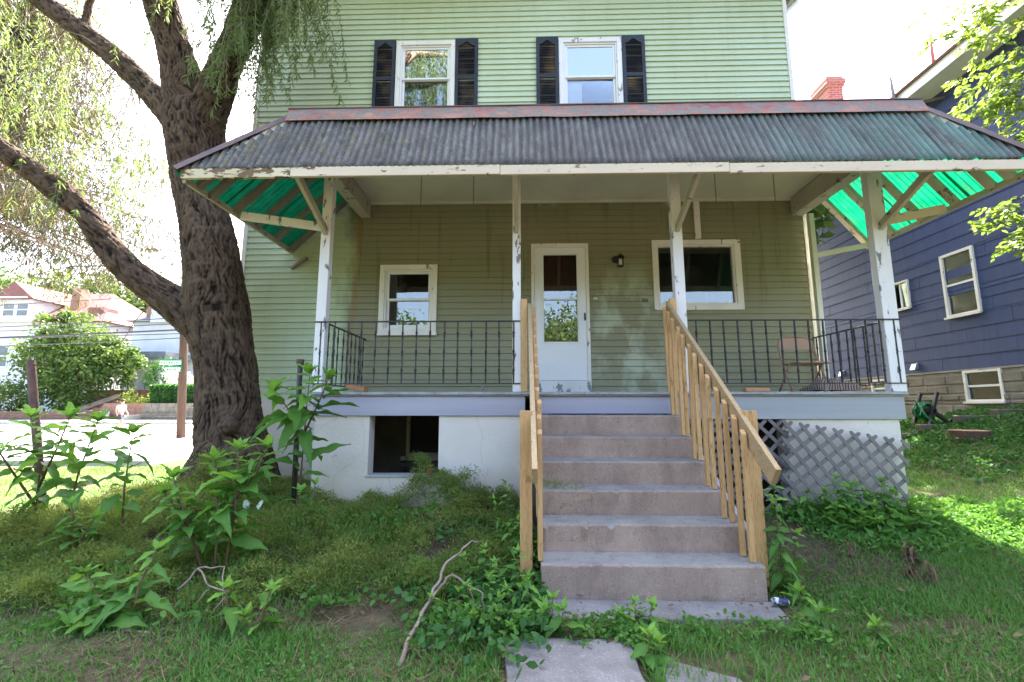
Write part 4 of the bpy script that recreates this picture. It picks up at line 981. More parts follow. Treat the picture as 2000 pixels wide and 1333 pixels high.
strands(16, (-7.6,-6.0), (4.3,5.0), (5.9,6.9), (.4,1.2), 50)
strands(12, (-6.0,-5.0), (5.6,6.2), (4.9,5.5), (.4,1.3), 50)
strands(8, (-6.6,-5.2), (5.15,5.35), (3.9,4.7), (.3,.9), 50)
# the high crown, above the frame (it mirrors in the upper windows)
for _ in range(520):
    a = random.uniform(0, 6.283); r_ = 5.2*math.sqrt(random.random()); x_, y_ = -4.6+r_*math.cos(a), 3.6+r_*math.sin(a)*.9
    zt = 11.6-(r_/5.2)**2*2.2+random.uniform(-1.2,1.0)
    if y_ > 5.9 and x_ > -4.4: continue
    if zt < 9.3 and y_ > 4: continue
    strand((x_, y_, zt), random.uniform(.8,2.0), 34, 1, .10, lv)
for _ in range(460):
    strand((random.uniform(-4.6,-1.3), random.uniform(.6,4.4), random.uniform(9.6,12.6)), random.uniform(1.2,2.4), 44, 1, .12, lv)
leaf_obj('crown', lv, M['willow'], willow); tag(tw.build('hanging_whips', M['twig'], willow), kind='stuff')
# crown limbs
lim = MB()
for a, b in (((-5.47,5.4,8.7),(-6.2,2.6,11)),((-2.94,4.8,7.7),(-1.6,2.2,10.6)),((-5.47,5.4,8.7),(-4.4,1.5,11)),((-8.15,6.3,8.3),(-8.9,3.8,10.4)),((-5.6,5.2,9.6),(-2.6,3.6,11.2))):
    a = Vector(a); b = Vector(b); lim.tube([a, a.lerp(b,.4)+Vector((0,0,.5)), b], [.11,.07,.03], 8)
lim.build('limb', M['twig'], willow, True)
# thin dead shoots beside the trunk
ds = MB()
for _ in range(70):
    i = random.choice((1,1,2,2,2)); pts = SK[i][0]; k_ = random.randrange(2, len(pts)-1); p = Vector(pts[k_]).lerp(Vector(pts[k_+1]), random.random()) if k_+1 < len(pts) else Vector(pts[k_])
    d = Vector((random.uniform(-1,.7), random.uniform(-.3,.9), random.uniform(-.9,.3))).normalized()*random.uniform(.4,1.4)
    ds.tube([p, p+d*.5+Vector((0,0,-.03)), p+d+Vector((0,0,-.22))], [.012,.007,.003], 4, False)
tag(ds.build('dead_shoots', M['twig'], willow), kind='stuff')

# ------------------------------------------------------------------ conifer behind the willow
con = thing('spruce_tree', 'tall drooping evergreen behind the willow limbs', 'tree', (-18.6, 13.5, 0))
MB().tube([(-18.6,13.5,-.2),(-18.6,13.5,6),(-18.6,13.5,22)], [.45,.32,.05], 10).build('trunk', M['twig'], con, True)
cl = []; br = MB()
for _ in range(430):
    z0 = random.uniform(7.6, 18.5); a = random.uniform(0, 6.283); Lb = (23-z0)/15.4*8.8*random.uniform(.6,1.05)
    d = np.array([math.cos(a), math.sin(a), -.18]); p0 = np.array([-18.6,13.5,z0]); n = 10
    br.tube([p0, p0+d*Lb*.5+np.array([0,0,.1]), p0+d*Lb+np.array([0,0,-.15])], [.035,.02,.006], 4, False)
    for j in range(n):
        q = p0+d*Lb*(.25+.75*j/n)
        hang = random.uniform(.35,1.1); m = 21; t_ = rng.random(m)
        P = q+np.stack([rng.normal(size=m)*.14, rng.normal(size=m)*.14, -hang*t_], 1); D = np.stack([rng.normal(size=m)*.6, rng.normal(size=m)*.6, -.9*np.ones(m)], 1)
        cl.append((P, D, (.16+.16*rng.random(m)), .022+.016*rng.random(m)))
leaf_obj('crown', cl, M['conifer'], con); br.build('branch', M['twig'], con)

# ------------------------------------------------------------------ leafy branch tree at the right edge
rt = thing('locust_tree', 'light green leafy tree reaching in from the right edge', 'tree', (9.3, 5.0, .6))
MB().tube([(9.4,4.9,.3),(9.35,5.0,3),(9.1,5.2,6),(8.8,5.6,9)], [.2,.17,.13,.05], 10).build('trunk', M['twig'], rt, True)
rl = []; rb = MB()
for (x_, y_, z_, s_, n) in ((7.75,7.0,8.1,.55,9),(8.15,7.0,7.6,.6,10),(8.3,7.0,6.9,.6,10),(7.6,7.0,6.55,.38,7),(8.2,6.9,6.2,.5,9),(8.0,7.0,5.75,.4,7),(8.3,6.8,5.4,.4,5),(7.62,7.0,4.55,.25,6),(7.85,7.0,4.15,.25,6),(8.3,6.6,8.8,.9,10),(9.2,5.5,9.6,1.2,12),(9.0,5.4,8.4,1.2,12)):
    rb.tube([(9.2,5.3,z_+.5), (8.7,6.0,z_+.7), (x_,y_,z_)], [.03,.018,.006], 5, False)
    for _ in range(int(n*2.2)):
        q = np.array([x_,y_,z_])+rng.normal(size=3)*s_*.5; d = np.array([rng.normal()-.5, rng.normal()*.6, -.5-.4*rng.random()]); d /= np.linalg.norm(d); m = 26
        t_ = np.linspace(0,.38,m); sd_ = np.cross(d,[0,0,1]); P = q+d*t_[:,None]+rng.normal(size=(m,3))*.02; D = d*.5+sd_*np.where(np.arange(m)%2==0,1,-1)[:,None]+rng.normal(size=(m,3))*.2
        rl.append((P, D, .075+.05*rng.random(m), .036+.015*rng.random(m)))
leaf_obj('crown', rl, M['right_leaf'], rt); rb.build('branch', M['twig'], rt)

# ------------------------------------------------------------------ across the street
M['wh_siding'] = plain('white_siding', (.70,.70,.72), (.62,.62,.64), 1, .7, .1, 8)
M['red_roof'] = plain('red_brown_roof', (.27,.12,.11), (.22,.10,.09), 2, .9, .2, 10)
M['grey_roof'] = plain('grey_slate_roof', (.16,.17,.20), (.22,.23,.26), 2, .9, .2, 10)
M['old_brick'] = plain('brown_brick', (.28,.15,.11), (.34,.20,.15), 3, .9, .4, 12)
def prism_roof(x0, x1, y0, y1, z0, zr, axis, ov=.4):
    m = MB()
    if axis == 'y': m.add([(x0-ov,y0-ov,z0),(x1+ov,y0-ov,z0),((x0+x1)/2,y0-ov,zr),(x0-ov,y1+ov,z0),(x1+ov,y1+ov,z0),((x0+x1)/2,y1+ov,zr)], [(0,1,2),(3,5,4),(0,2,5,3),(1,4,5,2),(0,3,4,1)])
    elif axis == 'x': m.add([(x0-ov,y0-ov,z0),(x0-ov,y1+ov,z0),(x0-ov,(y0+y1)/2,zr),(x1+ov,y0-ov,z0),(x1+ov,y1+ov,z0),(x1+ov,(y0+y1)/2,zr)], [(0,2,1),(3,4,5),(0,3,5,2),(1,2,5,4),(0,1,4,3)])
    else: m.add([(x0-ov,y0-ov,z0),(x1+ov,y0-ov,z0),(x1+ov,y1+ov,z0),(x0-ov,y1+ov,z0),((x0+x1)/2-1.2,(y0+y1)/2,zr),((x0+x1)/2+1.2,(y0+y1)/2,zr)], [(0,1,5,4),(1,2,5),(2,3,4,5),(3,0,4),(0,3,2,1)])
    return m
def far_window(parent, x0, x1, z0, z1, y):
    w = frame_rect(MB(), x0, x1, z0, z1, y-.06, y+.02, .1).build('window', M['vinyl'], parent)
    box('pane', M['far_glass'], w, x0+.1, x1-.1, y-.02, y-.01, z0+.1, z1-.1); box('meeting_rail', M['vinyl'], w, x0+.1, x1-.1, y-.05, y-.021, (z0+z1)/2-.05, (z0+z1)/2+.05)
M['far_glass'] = plain('dark_pane', (.10,.12,.14), (.16,.19,.21), .6, .15, 0, spec=.6)
ha = thing('far_house', 'white house with red-brown roof and dormer across the street', 'house', (-45, 42, 1))
box('wall', M['wh_siding'], ha, -51.5, -40.6, 42.2, 52, .5, 9.6)
MB().add([(-52,41.7,9.6),(-40,41.7,9.6),(-40,52.4,9.6),(-52,52.4,9.6),(-47,47,13.6),(-44.4,47,13.6)], [(0,1,5,4),(1,2,5),(2,3,4,5),(3,0,4),(0,3,2,1)]).build('roof', M['red_roof'], ha)
box('dormer', M['wh_siding'], ha, -50.3, -47.0, 41.6, 46, 9.55, 11.7); prism_roof(-50.3,-47,41.6,46.5,11.7,13.4,'y',.45).build('dormer_roof', M['red_roof'], ha)
box('gable_trim', M['wh_siding'], ha, -50.2, -47.1, 41.1, 41.14, 11.72, 11.9)
for a in (-49.9, -48.55): far_window(ha, a, a+1.25, 10.0, 11.4, 41.6)
box('dormer_vent', M['red_roof'], ha, -42.9, -41.3, 43.0, 44.6, 9.9, 11.2); box('chimney', M['old_brick'], ha, -45.6, -44.7, 43.8, 44.8, 10, 13.3)
far_window(ha, -50.6, -49.3, 5.2, 7.4, 42.2)
hb = thing('far_house', 'pale house with a columned corner porch behind the hedge', 'house', (-34, 40, 2))
box('wall', M['wh_siding'], hb, -37.6, -29.5, 42.4, 52, 1, 9.6)
prism_roof(-37.6,-29.5,42.4,52,9.6,12.4,'hip',.5).build('roof', M['grey_roof'], hb)
box('dormer', M['wh_siding'], hb, -35.6, -32.0, 41.9, 46, 9.5, 11.6); prism_roof(-35.6,-32,41.9,46.2,11.6,13.3,'y',.4).build('dormer_roof', M['wh_siding'], hb)
far_window(hb, -34.6, -33.4, 9.9, 11.2, 41.9); far_window(hb, -32.9, -31.9, 6.9, 8.6, 42.4); box('chimney', M['old_brick'], hb, -37.0, -36.1, 43, 44, 9.6, 12.0)
box('porch_floor', M['old_brick'], hb, -38.5, -31.8, 39.4, 42.38, 1.2, 2.95); box('porch_roof', M['grey_roof'], hb, -39.1, -31.4, 39.0, 42.38, 5.75, 6.3)
box('porch_beam', M['wh_siding'], hb, -38.7, -31.7, 39.3, 39.6, 5.35, 5.74)
for a in (-38.5, -35.4, -32.2): box('porch_column', M['wh_siding'], hb, a, a+.28, 39.35, 39.62, 2.96, 5.34)
box('door', M['far_glass'], hb, -33.7, -32.9, 42.3, 42.39, 2.96, 5.0)
pr = MB()
for q in range(14): pr.box(-38.15+q*.2, -38.10+q*.2, 39.42, 39.47, 3.05, 3.75)
pr.box(-38.2, -35.41, 39.41, 39.48, 3.76, 3.82); tag(pr.build('porch_railing', M['wh_siding'], hb), kind='stuff')
dsh = thing('satellite_dish', 'grey satellite dish on the pale house across the street', 'dish', (-31.4, 42, 6.9))
MB().tube([(-31.3,42.0,6.95),(-31.32,41.9,6.97),(-31.34,41.82,6.99)], [.12,.36,.5], 16).build('bowl', M['lattice'], dsh); MB().tube([(-31.3,42.0,6.95),(-31.3,42.39,6.8)], .04, 6).build('arm', M['lattice'], dsh)
# retaining walls, garden steps, drive, utility box
def gw(name, label, x0, x1, y, z1, mat, cat='wall', sl=0):
    t_ = thing(name, label, cat, (x0, y, .5)); n = max(2, int((x1-x0)/.55)); rows = 4; z0 = float(G((x0+x1)/2, y))-.1; h = (z1-z0)/rows
    for r_ in range(rows):
        for i in range(n):
            xa = x0+(x1-x0)*i/n+(.1 if r_%2 else 0); MB().box(xa+.01, min(xa+(x1-x0)/n, x1)-.01, y+random.uniform(0,.03), y+.3, z0+r_*h+.01, z0+(r_+1)*h-.008).build('block', mat, t_)
gw('retaining_wall', 'brown brick retaining wall with a white box behind the walking person', -31.9, -28.6, 34.0, 1.75, M['old_brick'])
gw('retaining_wall', 'grey block retaining wall below the clipped hedge', -27.9, -21.5, 33.0, 1.75, M['stone'])
gw('retaining_wall', 'low kerb wall below the bushy bank at the left edge', -46, -34.2, 33.6, 1.15, M['old_brick'])
gs = thing('garden_steps', 'brick garden steps climbing the bank across the street', 'steps', (-33.2, 34, .6))
for i in range(7): box('step', M['old_brick'], gs, -34.0+i*.12, -32.3+i*.16, 33.9+i*.42, 34.4+i*.42, .2, .80+i*.20)
MB().beam((-34.15,33.8,1.0), (-33.3,36.9,2.4), .22, .3).build('cheek_wall', M['stone'], gs)
tag(box('utility_box', M['vinyl'], None, -31.6, -30.95, 33.55, 33.75, .55, 1.15, bevel=.03), 'small white utility box against the brick retaining wall', 'box')
tag(box('drive', M['kerb'], None, -28.5, -28.0, 31.9, 40, .6, .9), kind='structure')

def blob_tree(name, label, base, blobs, n, leaf, mat, trunk=None, group=None, tr=.15):
    t_ = thing(name, label, 'tree' if trunk else 'shrub', base, group); ps = []
    for (c, r_) in blobs:
        c = np.array(c, float); r_ = np.array(r_ if hasattr(r_, '__len__') else (r_,)*3, float); m = int(n*(r_[0]*r_[2]))
        # leaf clumps spread through the volume, denser towards the outside
        k_ = max(6, m//45); cc = rng.normal(size=(k_,3)); cc /= np.linalg.norm(cc, axis=1, keepdims=True); cc = c+cc*r_*(.45+.6*rng.random((k_,1)))
        ii = rng.integers(0, k_, m); P = cc[ii]+rng.normal(size=(m,3))*r_.mean()*.16
        ps.append((P, rng.normal(size=(m,3))+np.array([0,0,-.3]), leaf*(.6+.8*rng.random(m)), leaf*.55*(.6+.8*rng.random(m))))
    leaf_obj('crown', ps, mat, t_)
    if trunk:
        b = Vector(base); MB().tube([b, b+Vector((0,0,trunk*.5)), b+Vector((.1,0,trunk))], [tr,tr*.8,tr*.4], 8).build('trunk', M['twig'], t_, True)
    return t_
blob_tree('maple_tree', 'broad bushy green tree in front of the house across the street', (-36.3, 36.5, 1), [((-37.4,36.5,7.0),(2.6,2.2,2.1)),((-34.4,36.2,5.6),(2.2,1.8,1.8)),((-38.6,36.2,8.2),(1.3,1.2,1.2)),((-39.2,36.5,5.2),(2.2,2,2.6)),((-36.3,35.8,4.3),(3.8,2,2.2)),((-33.2,36,4.6),(1.6,1.5,1.5)),((-31.8,36.5,5.6),(1.2,1.2,.9))], 420, .30, M['far_leaf'], 4, None, .3)
blob_tree('bank_shrub', 'dense shrub spilling down the bank left of the garden steps', (-36.5, 34.8, 1), [((-37.0,35,2.2),(2.8,1,1.3)),((-34.8,34.8,1.9),(1.6,.8,1.2)),((-40.5,35,2.3),(2.4,1,1.4)),((-44,35,2.4),(2.6,1,1.5))], 420, .22, M['far_leaf'])
blob_tree('bank_shrub', 'low brownish shrub above the brick retaining wall', (-30.3, 35.2, 1.7), [((-30.8,35.2,2.1),(1.6,.8,.7)),((-29.0,35.4,2.2),(1.0,.8,.7))], 500, .18, M['bedstraw'])
blob_tree('garden_shrub', 'dark evergreen shrub beside the far porch', (-30.2, 37.5, 2), [((-30.4,37.6,4.2),(1.1,1,1.8))], 500, .2, M['creeper'])
hd_ = thing('hedge', 'clipped square hedge behind the utility pole', 'hedge', (-25, 34, 1.8)); m = 9000
P = np.stack([rng.uniform(-28,-21,m), rng.uniform(33.6,35.2,m), rng.uniform(1.7,3.1,m)], 1); f_ = rng.integers(0,3,m); P[f_==0,1] = 33.6+rng.random((f_==0).sum())*.12; P[f_==1,2] = 3.1-rng.random((f_==1).sum())*.1
leaf_obj('foliage', [(P, rng.normal(size=(m,3)), .14+.1*rng.random(m), .09+.06*rng.random(m))], M['creeper'], hd_); box('inner_mass', M['soil'], hd_, -27.9, -21.1, 33.8, 35.1, 1.6, 2.95)
M['blossom'] = leafmat('white_blossom', (.62,.62,.52), (.75,.74,.66), .3, tcol=(.7,.7,.6))
blob_tree('flowering_bush', 'white blossoming bush above the hedge', (-26.8, 35.5, 2.5), [((-27.0,35.4,3.7),(1.5,.9,.75)),((-25.4,35.4,3.5),(1.0,.7,.5))], 650, .16, M['blossom'])
for i, (x_, y_, r_, h_) in enumerate(((-70,62,6,14.5),(-60,64,6,14),(-51,66,6,13.2),(-43,66,5.5,11.5),(-82,60,7,16),(-36,70,5,11),(-66,54,5,9.5),(-28,74,6,10))):
    gz = float(G(x_, y_)); blob_tree('hillside_tree', ['tall pale green tree on the hill above the dormer','rounded tree on the hill behind the red roof','green tree on the hill above the brick chimney','tree on the hill in the gap between the far houses','tree on the hill at the far left edge','tree on the hill above the pale house roof','lower tree on the hill at the left behind the dormer','hill tree mostly hidden behind the willow trunk'][i], (x_, y_, gz), [((x_,y_,gz+h_*.62),(r_,r_,h_*.4)),((x_+r_*.5,y_-2,gz+h_*.42),(r_*.7,r_*.6,h_*.28)),((x_-r_*.5,y_-1,gz+h_*.5),(r_*.7,r_*.6,h_*.3))], 150, .7, M['far_leaf'], h_*.5, 'trees on the hill', .3)
# trees on the other side of the lawn, behind the viewer (seen mirrored in the door and windows)
for i, (x_, y_, r_, h_) in enumerate(((-24,-24,6,8),(-13,-23,6,9),(-2,-25,6,10),(7,-24,6,10),(20,-25,6,8))):
    blob_tree('garden_tree', ['far left','left','middle','right','far right'][i]+' tree of the row mirrored in the front door glass', (x_,y_,.1), [((x_,y_,h_*.6),(r_,r_*.7,h_*.42)),((x_+r_*.6,y_+1,h_*.35),(r_*.6,r_*.5,h_*.3)),((x_-r_*.6,y_+1,h_*.38),(r_*.6,r_*.5,h_*.3))], 330, .36, M['far_leaf'], h_*.5, 'trees opposite the house', .3)
blob_tree('added_shade_tree', 'unseen tree added to shade the slope between the two houses', (6.7,13.6,.8), [((6.7,13.5,8.0),(1.7,2.4,2.2)),((6.9,12.6,6.8),(1.4,1.6,1.3)),((6.4,14.5,7.2),(1.5,1.6,1.6))], 420, .3, M['far_leaf'], 5, None, .25)  # hidden behind the house, added only to cast shade on the slope
# utility pole, lamp arm, wires, street signs
PX, PYY = -15.75, 21.0
up = thing('utility_pole', 'brown wooden utility pole half hidden by the willow trunk', 'pole', (PX, PYY, 0))
MB().tube([(PX,PYY,-.3),(PX-.45,PYY,6),(PX-.85,PYY,11)], [.18,.165,.13], 12).build('shaft', plain('creosoted_pole', (.07,.045,.035), (.10,.065,.05), 3, .9, .3, 20, stretch=(6,6,.4)), up, True)
MB().tube([(PX,PYY,8.6),(PX-1.2,PYY-.2,9.0),(PX-1.9,PYY-.3,9.0)], .03, 6).build('lamp_arm', M['lattice'], up); MB().box(PX-2.5,PX-1.85,PYY-.42,PYY-.2,8.9,9.05).build('lamp_head', M['lattice'], up, bevel=.05)
for i, (z_, s_, lab) in enumerate(((4.75,.35,'thin'),(4.95,.25,'thin'),(5.15,.3,'thick'),(5.45,.4,'thin'),(5.75,.35,'thin'),(6.9,.5,'thin'))):
    pts = [(PX-50*t, PYY+.3*i*t+2*t, z_-s_*4*t*(1-t)*1.3+1.0*t*(.4 if i%2 else -.2)) for t in np.linspace(0,1,24)]
    tag(MB().tube(pts, .022 if lab == 'thin' else .045, 5).build('overhead_wire', M['pipe']), ['lowest','second lowest','thick third','fourth','fifth','highest'][i]+' overhead wire running left from the utility pole', 'wire', 'overhead wires')
tag(MB().tube([(PX+2,PYY,8),(-40,36,7.4)], .018, 5).build('overhead_wire', M['pipe']), 'slanting service wire dropping towards the far house', 'wire', 'overhead wires')
M['sign_green'] = plain('sign_green', (.02,.22,.13), None, bump=0); M['sign_white'] = plain('sign_white', (.72,.78,.74), None, bump=0)
for nm, x0, x1, z0, lab in (('upper',-17.0,-15.93,3.42,'upper green and white street name sign on the pole'),('lower',-16.7,-15.93,3.10,'lower green and white street name sign on the pole')):
    s_ = thing('street_sign', lab, 'sign', (x1, PYY-.2, z0), 'street name signs'); box('plate', M['sign_green'], s_, x0, x1, PYY-.22, PYY-.2, z0, z0+.27); box('face', M['sign_white'], s_, x0+.03, x1-.03, PYY-.226, PYY-.221, z0+.02, z0+.20)
    l = MB()
    for q in range(int((x1-x0)/.13)-1): l.box(x0+.1+q*.12, x0+.17+q*.12, PYY-.2285, PYY-.2265, z0+.06, z0+.16-(q%3)*.02)
    l.build('lettering', M['sign_green'], s_)

# ------------------------------------------------------------------ person walking in the street
def skin_mesh(name, joints, edges, root=0, sub=2):
    me_ = bpy.data.meshes.new(name); me_.from_pydata([j[0] for j in joints], edges, []); o = bpy.data.objects.new('tmp', me_); COL.objects.link(o)
    m_ = o.modifiers.new('k','SKIN'); m_.use_smooth_shade = True
    for i, j in enumerate(joints):
        sv = me_.skin_vertices[0].data[i]; r_ = j[1] if hasattr(j[1], '__len__') else (j[1], j[1]); sv.radius = r_; sv.use_root = (i == root)
    s_ = o.modifiers.new('s','SUBSURF'); s_.levels = sub
    dg_ = bpy.context.evaluated_depsgraph_get(); out = bpy.data.meshes.new_from_object(o.evaluated_get(dg_)); bpy.data.objects.remove(o); out.name = name
    return out
px_, py_ = -23.9, 26.8; pz_ = float(G(px_, py_))+.03
per = thing('person', 'person in a pale blue shirt and dark shorts walking in the street', 'person', (px_, py_, pz_))
def Q(x, y, z): return (px_+x, py_+y, pz_+z)
J = [(Q(0,0,.93),(.13,.11)),(Q(0,0,1.15),(.13,.10)),(Q(.01,0,1.38),(.16,.11)),(Q(.02,0,1.50),(.06,.06)),(Q(.05,-.01,1.60),(.08,.09)),(Q(.06,-.01,1.69),(.085,.095)),(Q(.06,-.01,1.76),(.05,.06)),
 (Q(-.02,-.19,1.40),.055),(Q(-.10,-.24,1.14),.042),(Q(.02,-.27,.92),.034),(Q(.05,-.27,.83),.03),
 (Q(.03,.19,1.40),.055),(Q(.06,.24,1.14),.042),(Q(.20,.24,.96),.034),(Q(.25,.24,.90),.03),
 (Q(.02,-.09,.86),.10),(Q(.20,-.10,.50),.06),(Q(.22,-.10,.28),.055),(Q(.20,-.10,.07),.04),(Q(.33,-.11,.03),.035),
 (Q(-.02,.09,.86),.10),(Q(-.06,.10,.48),.06),(Q(-.22,.10,.26),.055),(Q(-.36,.10,.10),.04),(Q(-.28,.10,.03),.035)]
E_ = [(0,1),(1,2),(2,3),(3,4),(4,5),(5,6),(2,7),(7,8),(8,9),(9,10),(2,11),(11,12),(12,13),(13,14),(0,15),(15,16),(16,17),(17,18),(18,19),(0,20),(20,21),(21,22),(22,23),(23,24)]
M['skin'] = plain('skin', (.52,.30,.21), None, bump=0)
link('body', skin_mesh('body', J, E_), M['skin'], per)
shj = [(Q(0,0,.95),(.16,.145)),(Q(0,0,1.15),(.155,.13)),(Q(.01,0,1.38),(.18,.135)),(Q(.02,0,1.47),(.09,.08)),(Q(-.02,-.20,1.40),.08),(Q(-.07,-.235,1.22),.07),(Q(.03,.20,1.40),.08),(Q(.05,.235,1.22),.07)]
link('shirt', skin_mesh('shirt', shj, [(0,1),(1,2),(2,3),(2,4),(4,5),(2,6),(6,7)]), plain('pale_blue_cloth', (.42,.52,.66), (.48,.57,.70), 4, .9, .2, 20), per)
shs = [(Q(0,0,.96),(.15,.135)),(Q(.02,-.09,.85),.125),(Q(.15,-.10,.58),.10),(Q(-.02,.09,.85),.125),(Q(-.05,.10,.57),.10)]
link('shorts', skin_mesh('shorts', shs, [(0,1),(1,2),(0,3),(3,4)]), plain('navy_cloth', (.04,.05,.09), None, bump=0), per)
hm = bpy.data.meshes.new('hair'); bm = bmesh.new(); bmesh.ops.create_uvsphere(bm, u_segments=14, v_segments=10, radius=.115); bmesh.ops.translate(bm, vec=Q(.035,-.01,1.715), verts=bm.verts); bm.to_mesh(hm); bm.free(); link('hair', hm, plain('dark_hair', (.05,.03,.02), None, bump=0), per)
MB().box(px_+.18,px_+.40,py_-.15,py_-.06,pz_,pz_+.07).build('shoe', M['vinyl'], per, bevel=.02); MB().box(px_-.40,px_-.20,py_+.06,py_+.15,pz_+.01,pz_+.08).build('shoe', M['vinyl'], per, bevel=.02)

# ------------------------------------------------------------------ posts in the yard
pp = thing('pipe_post', 'black capped pipe post standing among weeds by the porch corner', 'post', (-2.30, 4.65, .4))
MB().tube([(-2.28,4.65,.3),(-2.31,4.65,1.95)], .026, 14).build('pipe', M['pipe'], pp, True); MB().tube([(-2.31,4.65,1.93),(-2.31,4.65,1.985)], .04, 8).build('cap', M['rust'], pp)
rp = thing('rusty_post', 'leaning rusty pipe post among the weeds at the left', 'post', (-4.75, 4.6, .2))
MB().tube([(-4.70,4.6,.15),(-5.13,4.6,1.975)], .037, 14).build('pipe', M['rust'], rp, True); MB().tube([(-5.12,4.6,1.93),(-4.98,4.58,1.93)], .006, 6).build('bolt', M['rust'], rp)

# ------------------------------------------------------------------ weeds with large leaves
def leaf_mesh(name, wid, fold, droop, wave, mat, bend=0):
    n = 13; V = []; F = []
    for i in range(n+1):
        t = i/n; w = wid*(math.sin(math.pi*min(1,t*.96+.04)**.75))**.9*(1-.25*t); z = -droop*t*t
        sr = 1+(.07 if i%2 else -.05)                                         # toothed margin
        for s_ in (-1,0,1):
            rip = wave*.03*math.sin(t*15+s_*2)*abs(s_); V.append((s_*w/2*sr+bend*t*t, t-(.03 if s_ == 0 else 0), z+(fold*w if s_ else 0)+rip))
    for i in range(n): a = i*3; F += [(a,a+1,a+4,a+3),(a+1,a+2,a+5,a+4)]
    me_ = bpy.data.meshes.new(name); me_.from_pydata(V, [], F); me_.polygons.foreach_set('use_smooth', [True]*len(F)); me_.materials.append(mat)
    at_ = me_.attributes.new('var','FLOAT','POINT'); at_.data.foreach_set('value', [.75 if k_%3 == 1 else .25 for k_ in range(len(V))]); return me_
LM = [leaf_mesh('leaf', w, f, d, wv, M['weed'], random.uniform(-.12,.12)) for w, f, d, wv in ((.50,.12,.20,1),(.46,.18,.38,1.5),(.54,.08,.10,1),(.48,.15,.55,1),(.42,.3,.9,2))]
LY = [leaf_mesh('leaf', w, f, d, wv, M['weed_young']) for w, f, d, wv in ((.46,.25,.10,1),(.42,.25,.25,1.2),(.5,.18,.05,1))]
def put_leaf(par, p, az, el, size, young=False):
    o = link('leaf', random.choice(LY if young else LM), None, par)
    o.location = p; o.scale = (size*random.uniform(.85,1.15), size, size); o.rotation_euler = Matrix.Rotation(az-math.pi/2, 4, 'Z').to_euler(); 
    o.rotation_euler = (Matrix.Rotation(az-math.pi/2, 3, 'Z') @ Matrix.Rotation(el, 3, 'X') @ Matrix.Rotation(random.uniform(-.5,.5), 3, 'Y')).to_euler(); return o
def weed(label, stems, size, per=.075, top=5, young=0.2, bare=.25, r0=.011, cat='weed', ripple=1):
    b = Vector(stems[0][0]); t_ = thing('weed_plant', label, cat, b, 'tall weeds in the front yard')
    for sti in stems:
        P = [Vector(p) for p in sti]; L_ = sum((q-p).length for p, q in zip(P[:-1], P[1:]))
        MB().tube([P[0]-Vector((0,0,.05))]+P[1:] if len(P) > 1 else P, [r0*(1-.65*i/(len(P)-1)) for i in range(len(P))], 7).build('stem', M['stem'], t_, True)
        def at(t):
            d = t*L_
            for p, q in zip(P[:-1], P[1:]):
                l = (q-p).length
                if d <= l: return p.lerp(q, d/l), (q-p).normalized()
                d -= l
            return P[-1], (P[-1]-P[-2]).normalized()
        n = max(4, int(L_*(1-bare)/per*1.8)); az = random.uniform(0, 6.283)
        for i in range(n):
            t = bare+(1-bare)*i/n; p, d = at(t); az += 2.4+random.uniform(-.3,.3)
            s_ = size*1.35*(1.05-.55*((t-bare)/(1-bare)))*random.uniform(.5,1.2)
            pet = Vector((math.cos(az), math.sin(az), .35))*s_*.16
            put_leaf(t_, p+pet*.6, az+random.uniform(-.25,.25), random.uniform(-.45,.6), s_, t > .8 or random.random() < .12)
        for i in range(top):
            az += 1.3; put_leaf(t_, P[-1]-Vector((0,0,.01)), az, random.uniform(.5,1.1), size*random.uniform(.45,.75), random.random() < .8)
    return t_
def gp(x, y, dz=0): return (x, y, float(G(x, y))+dz)
weed('tall forked weed with long leaves beside the leaning rusty post', [[gp(-4.20,4.0),(-4.22,4.0,.80),(-4.24,4.0,1.0),(-4.38,4.0,1.42)],[(-4.22,4.0,.85),(-4.10,4.0,1.15),(-4.02,4.0,1.42)],[gp(-4.05,4.1),(-3.98,4.1,.9),(-3.86,4.1,1.38)],[(-4.22,4.0,.7),(-4.45,3.9,1.05),(-4.62,3.9,1.25)]], .25, .065, 5, .3, .35)
weed('slender single-stemmed weed with drooping left leaves', [[gp(-3.47,4.05),(-3.50,4.05,.8),(-3.48,4.05,1.28)]], .24, .07, 5, .2, .3)
weed('bushy clump of three red-stemmed weeds in front of the willow', [[gp(-2.28,3.45),(-2.50,3.5,.62),(-2.66,3.5,.98)],[gp(-2.24,3.45),(-2.28,3.5,.65),(-2.38,3.55,1.10)],[gp(-2.18,3.45),(-2.16,3.5,.7),(-2.20,3.55,1.18)],[(-2.28,3.5,.7),(-2.05,3.55,1.0),(-1.98,3.55,1.2)],[(-2.45,3.5,.6),(-2.75,3.55,.85)]], .20, .042, 6, .3, .3)
weed('large-leaved weed climbing beside the black pipe post', [[gp(-2.20,4.55),(-2.18,4.55,.9),(-2.17,4.55,1.4),(-2.13,4.5,1.84)],[(-2.17,4.55,1.2),(-2.28,4.45,1.45),(-2.42,4.4,1.66)],[(-2.17,4.55,1.3),(-2.02,4.5,1.55),(-1.94,4.5,1.78)]], .29, .075, 6, .2, .28)
weed('toppled weed with broad leaves lying at the lower left', [[gp(-2.35,2.86,.02),(-2.55,2.9,.30),(-2.78,3.0,.46)],[gp(-2.35,2.86,.02),(-2.42,3.0,.40),(-2.40,3.1,.58)],[gp(-2.35,2.86,.02),(-2.6,2.75,.26)]], .17, .045, 4, .1, .2)
weed('small bright sapling weed, left of two at the lawn edge', [[gp(-1.74,2.80),(-1.73,2.8,.36),(-1.74,2.8,.46)]], .14, .06, 4, .5, .4)
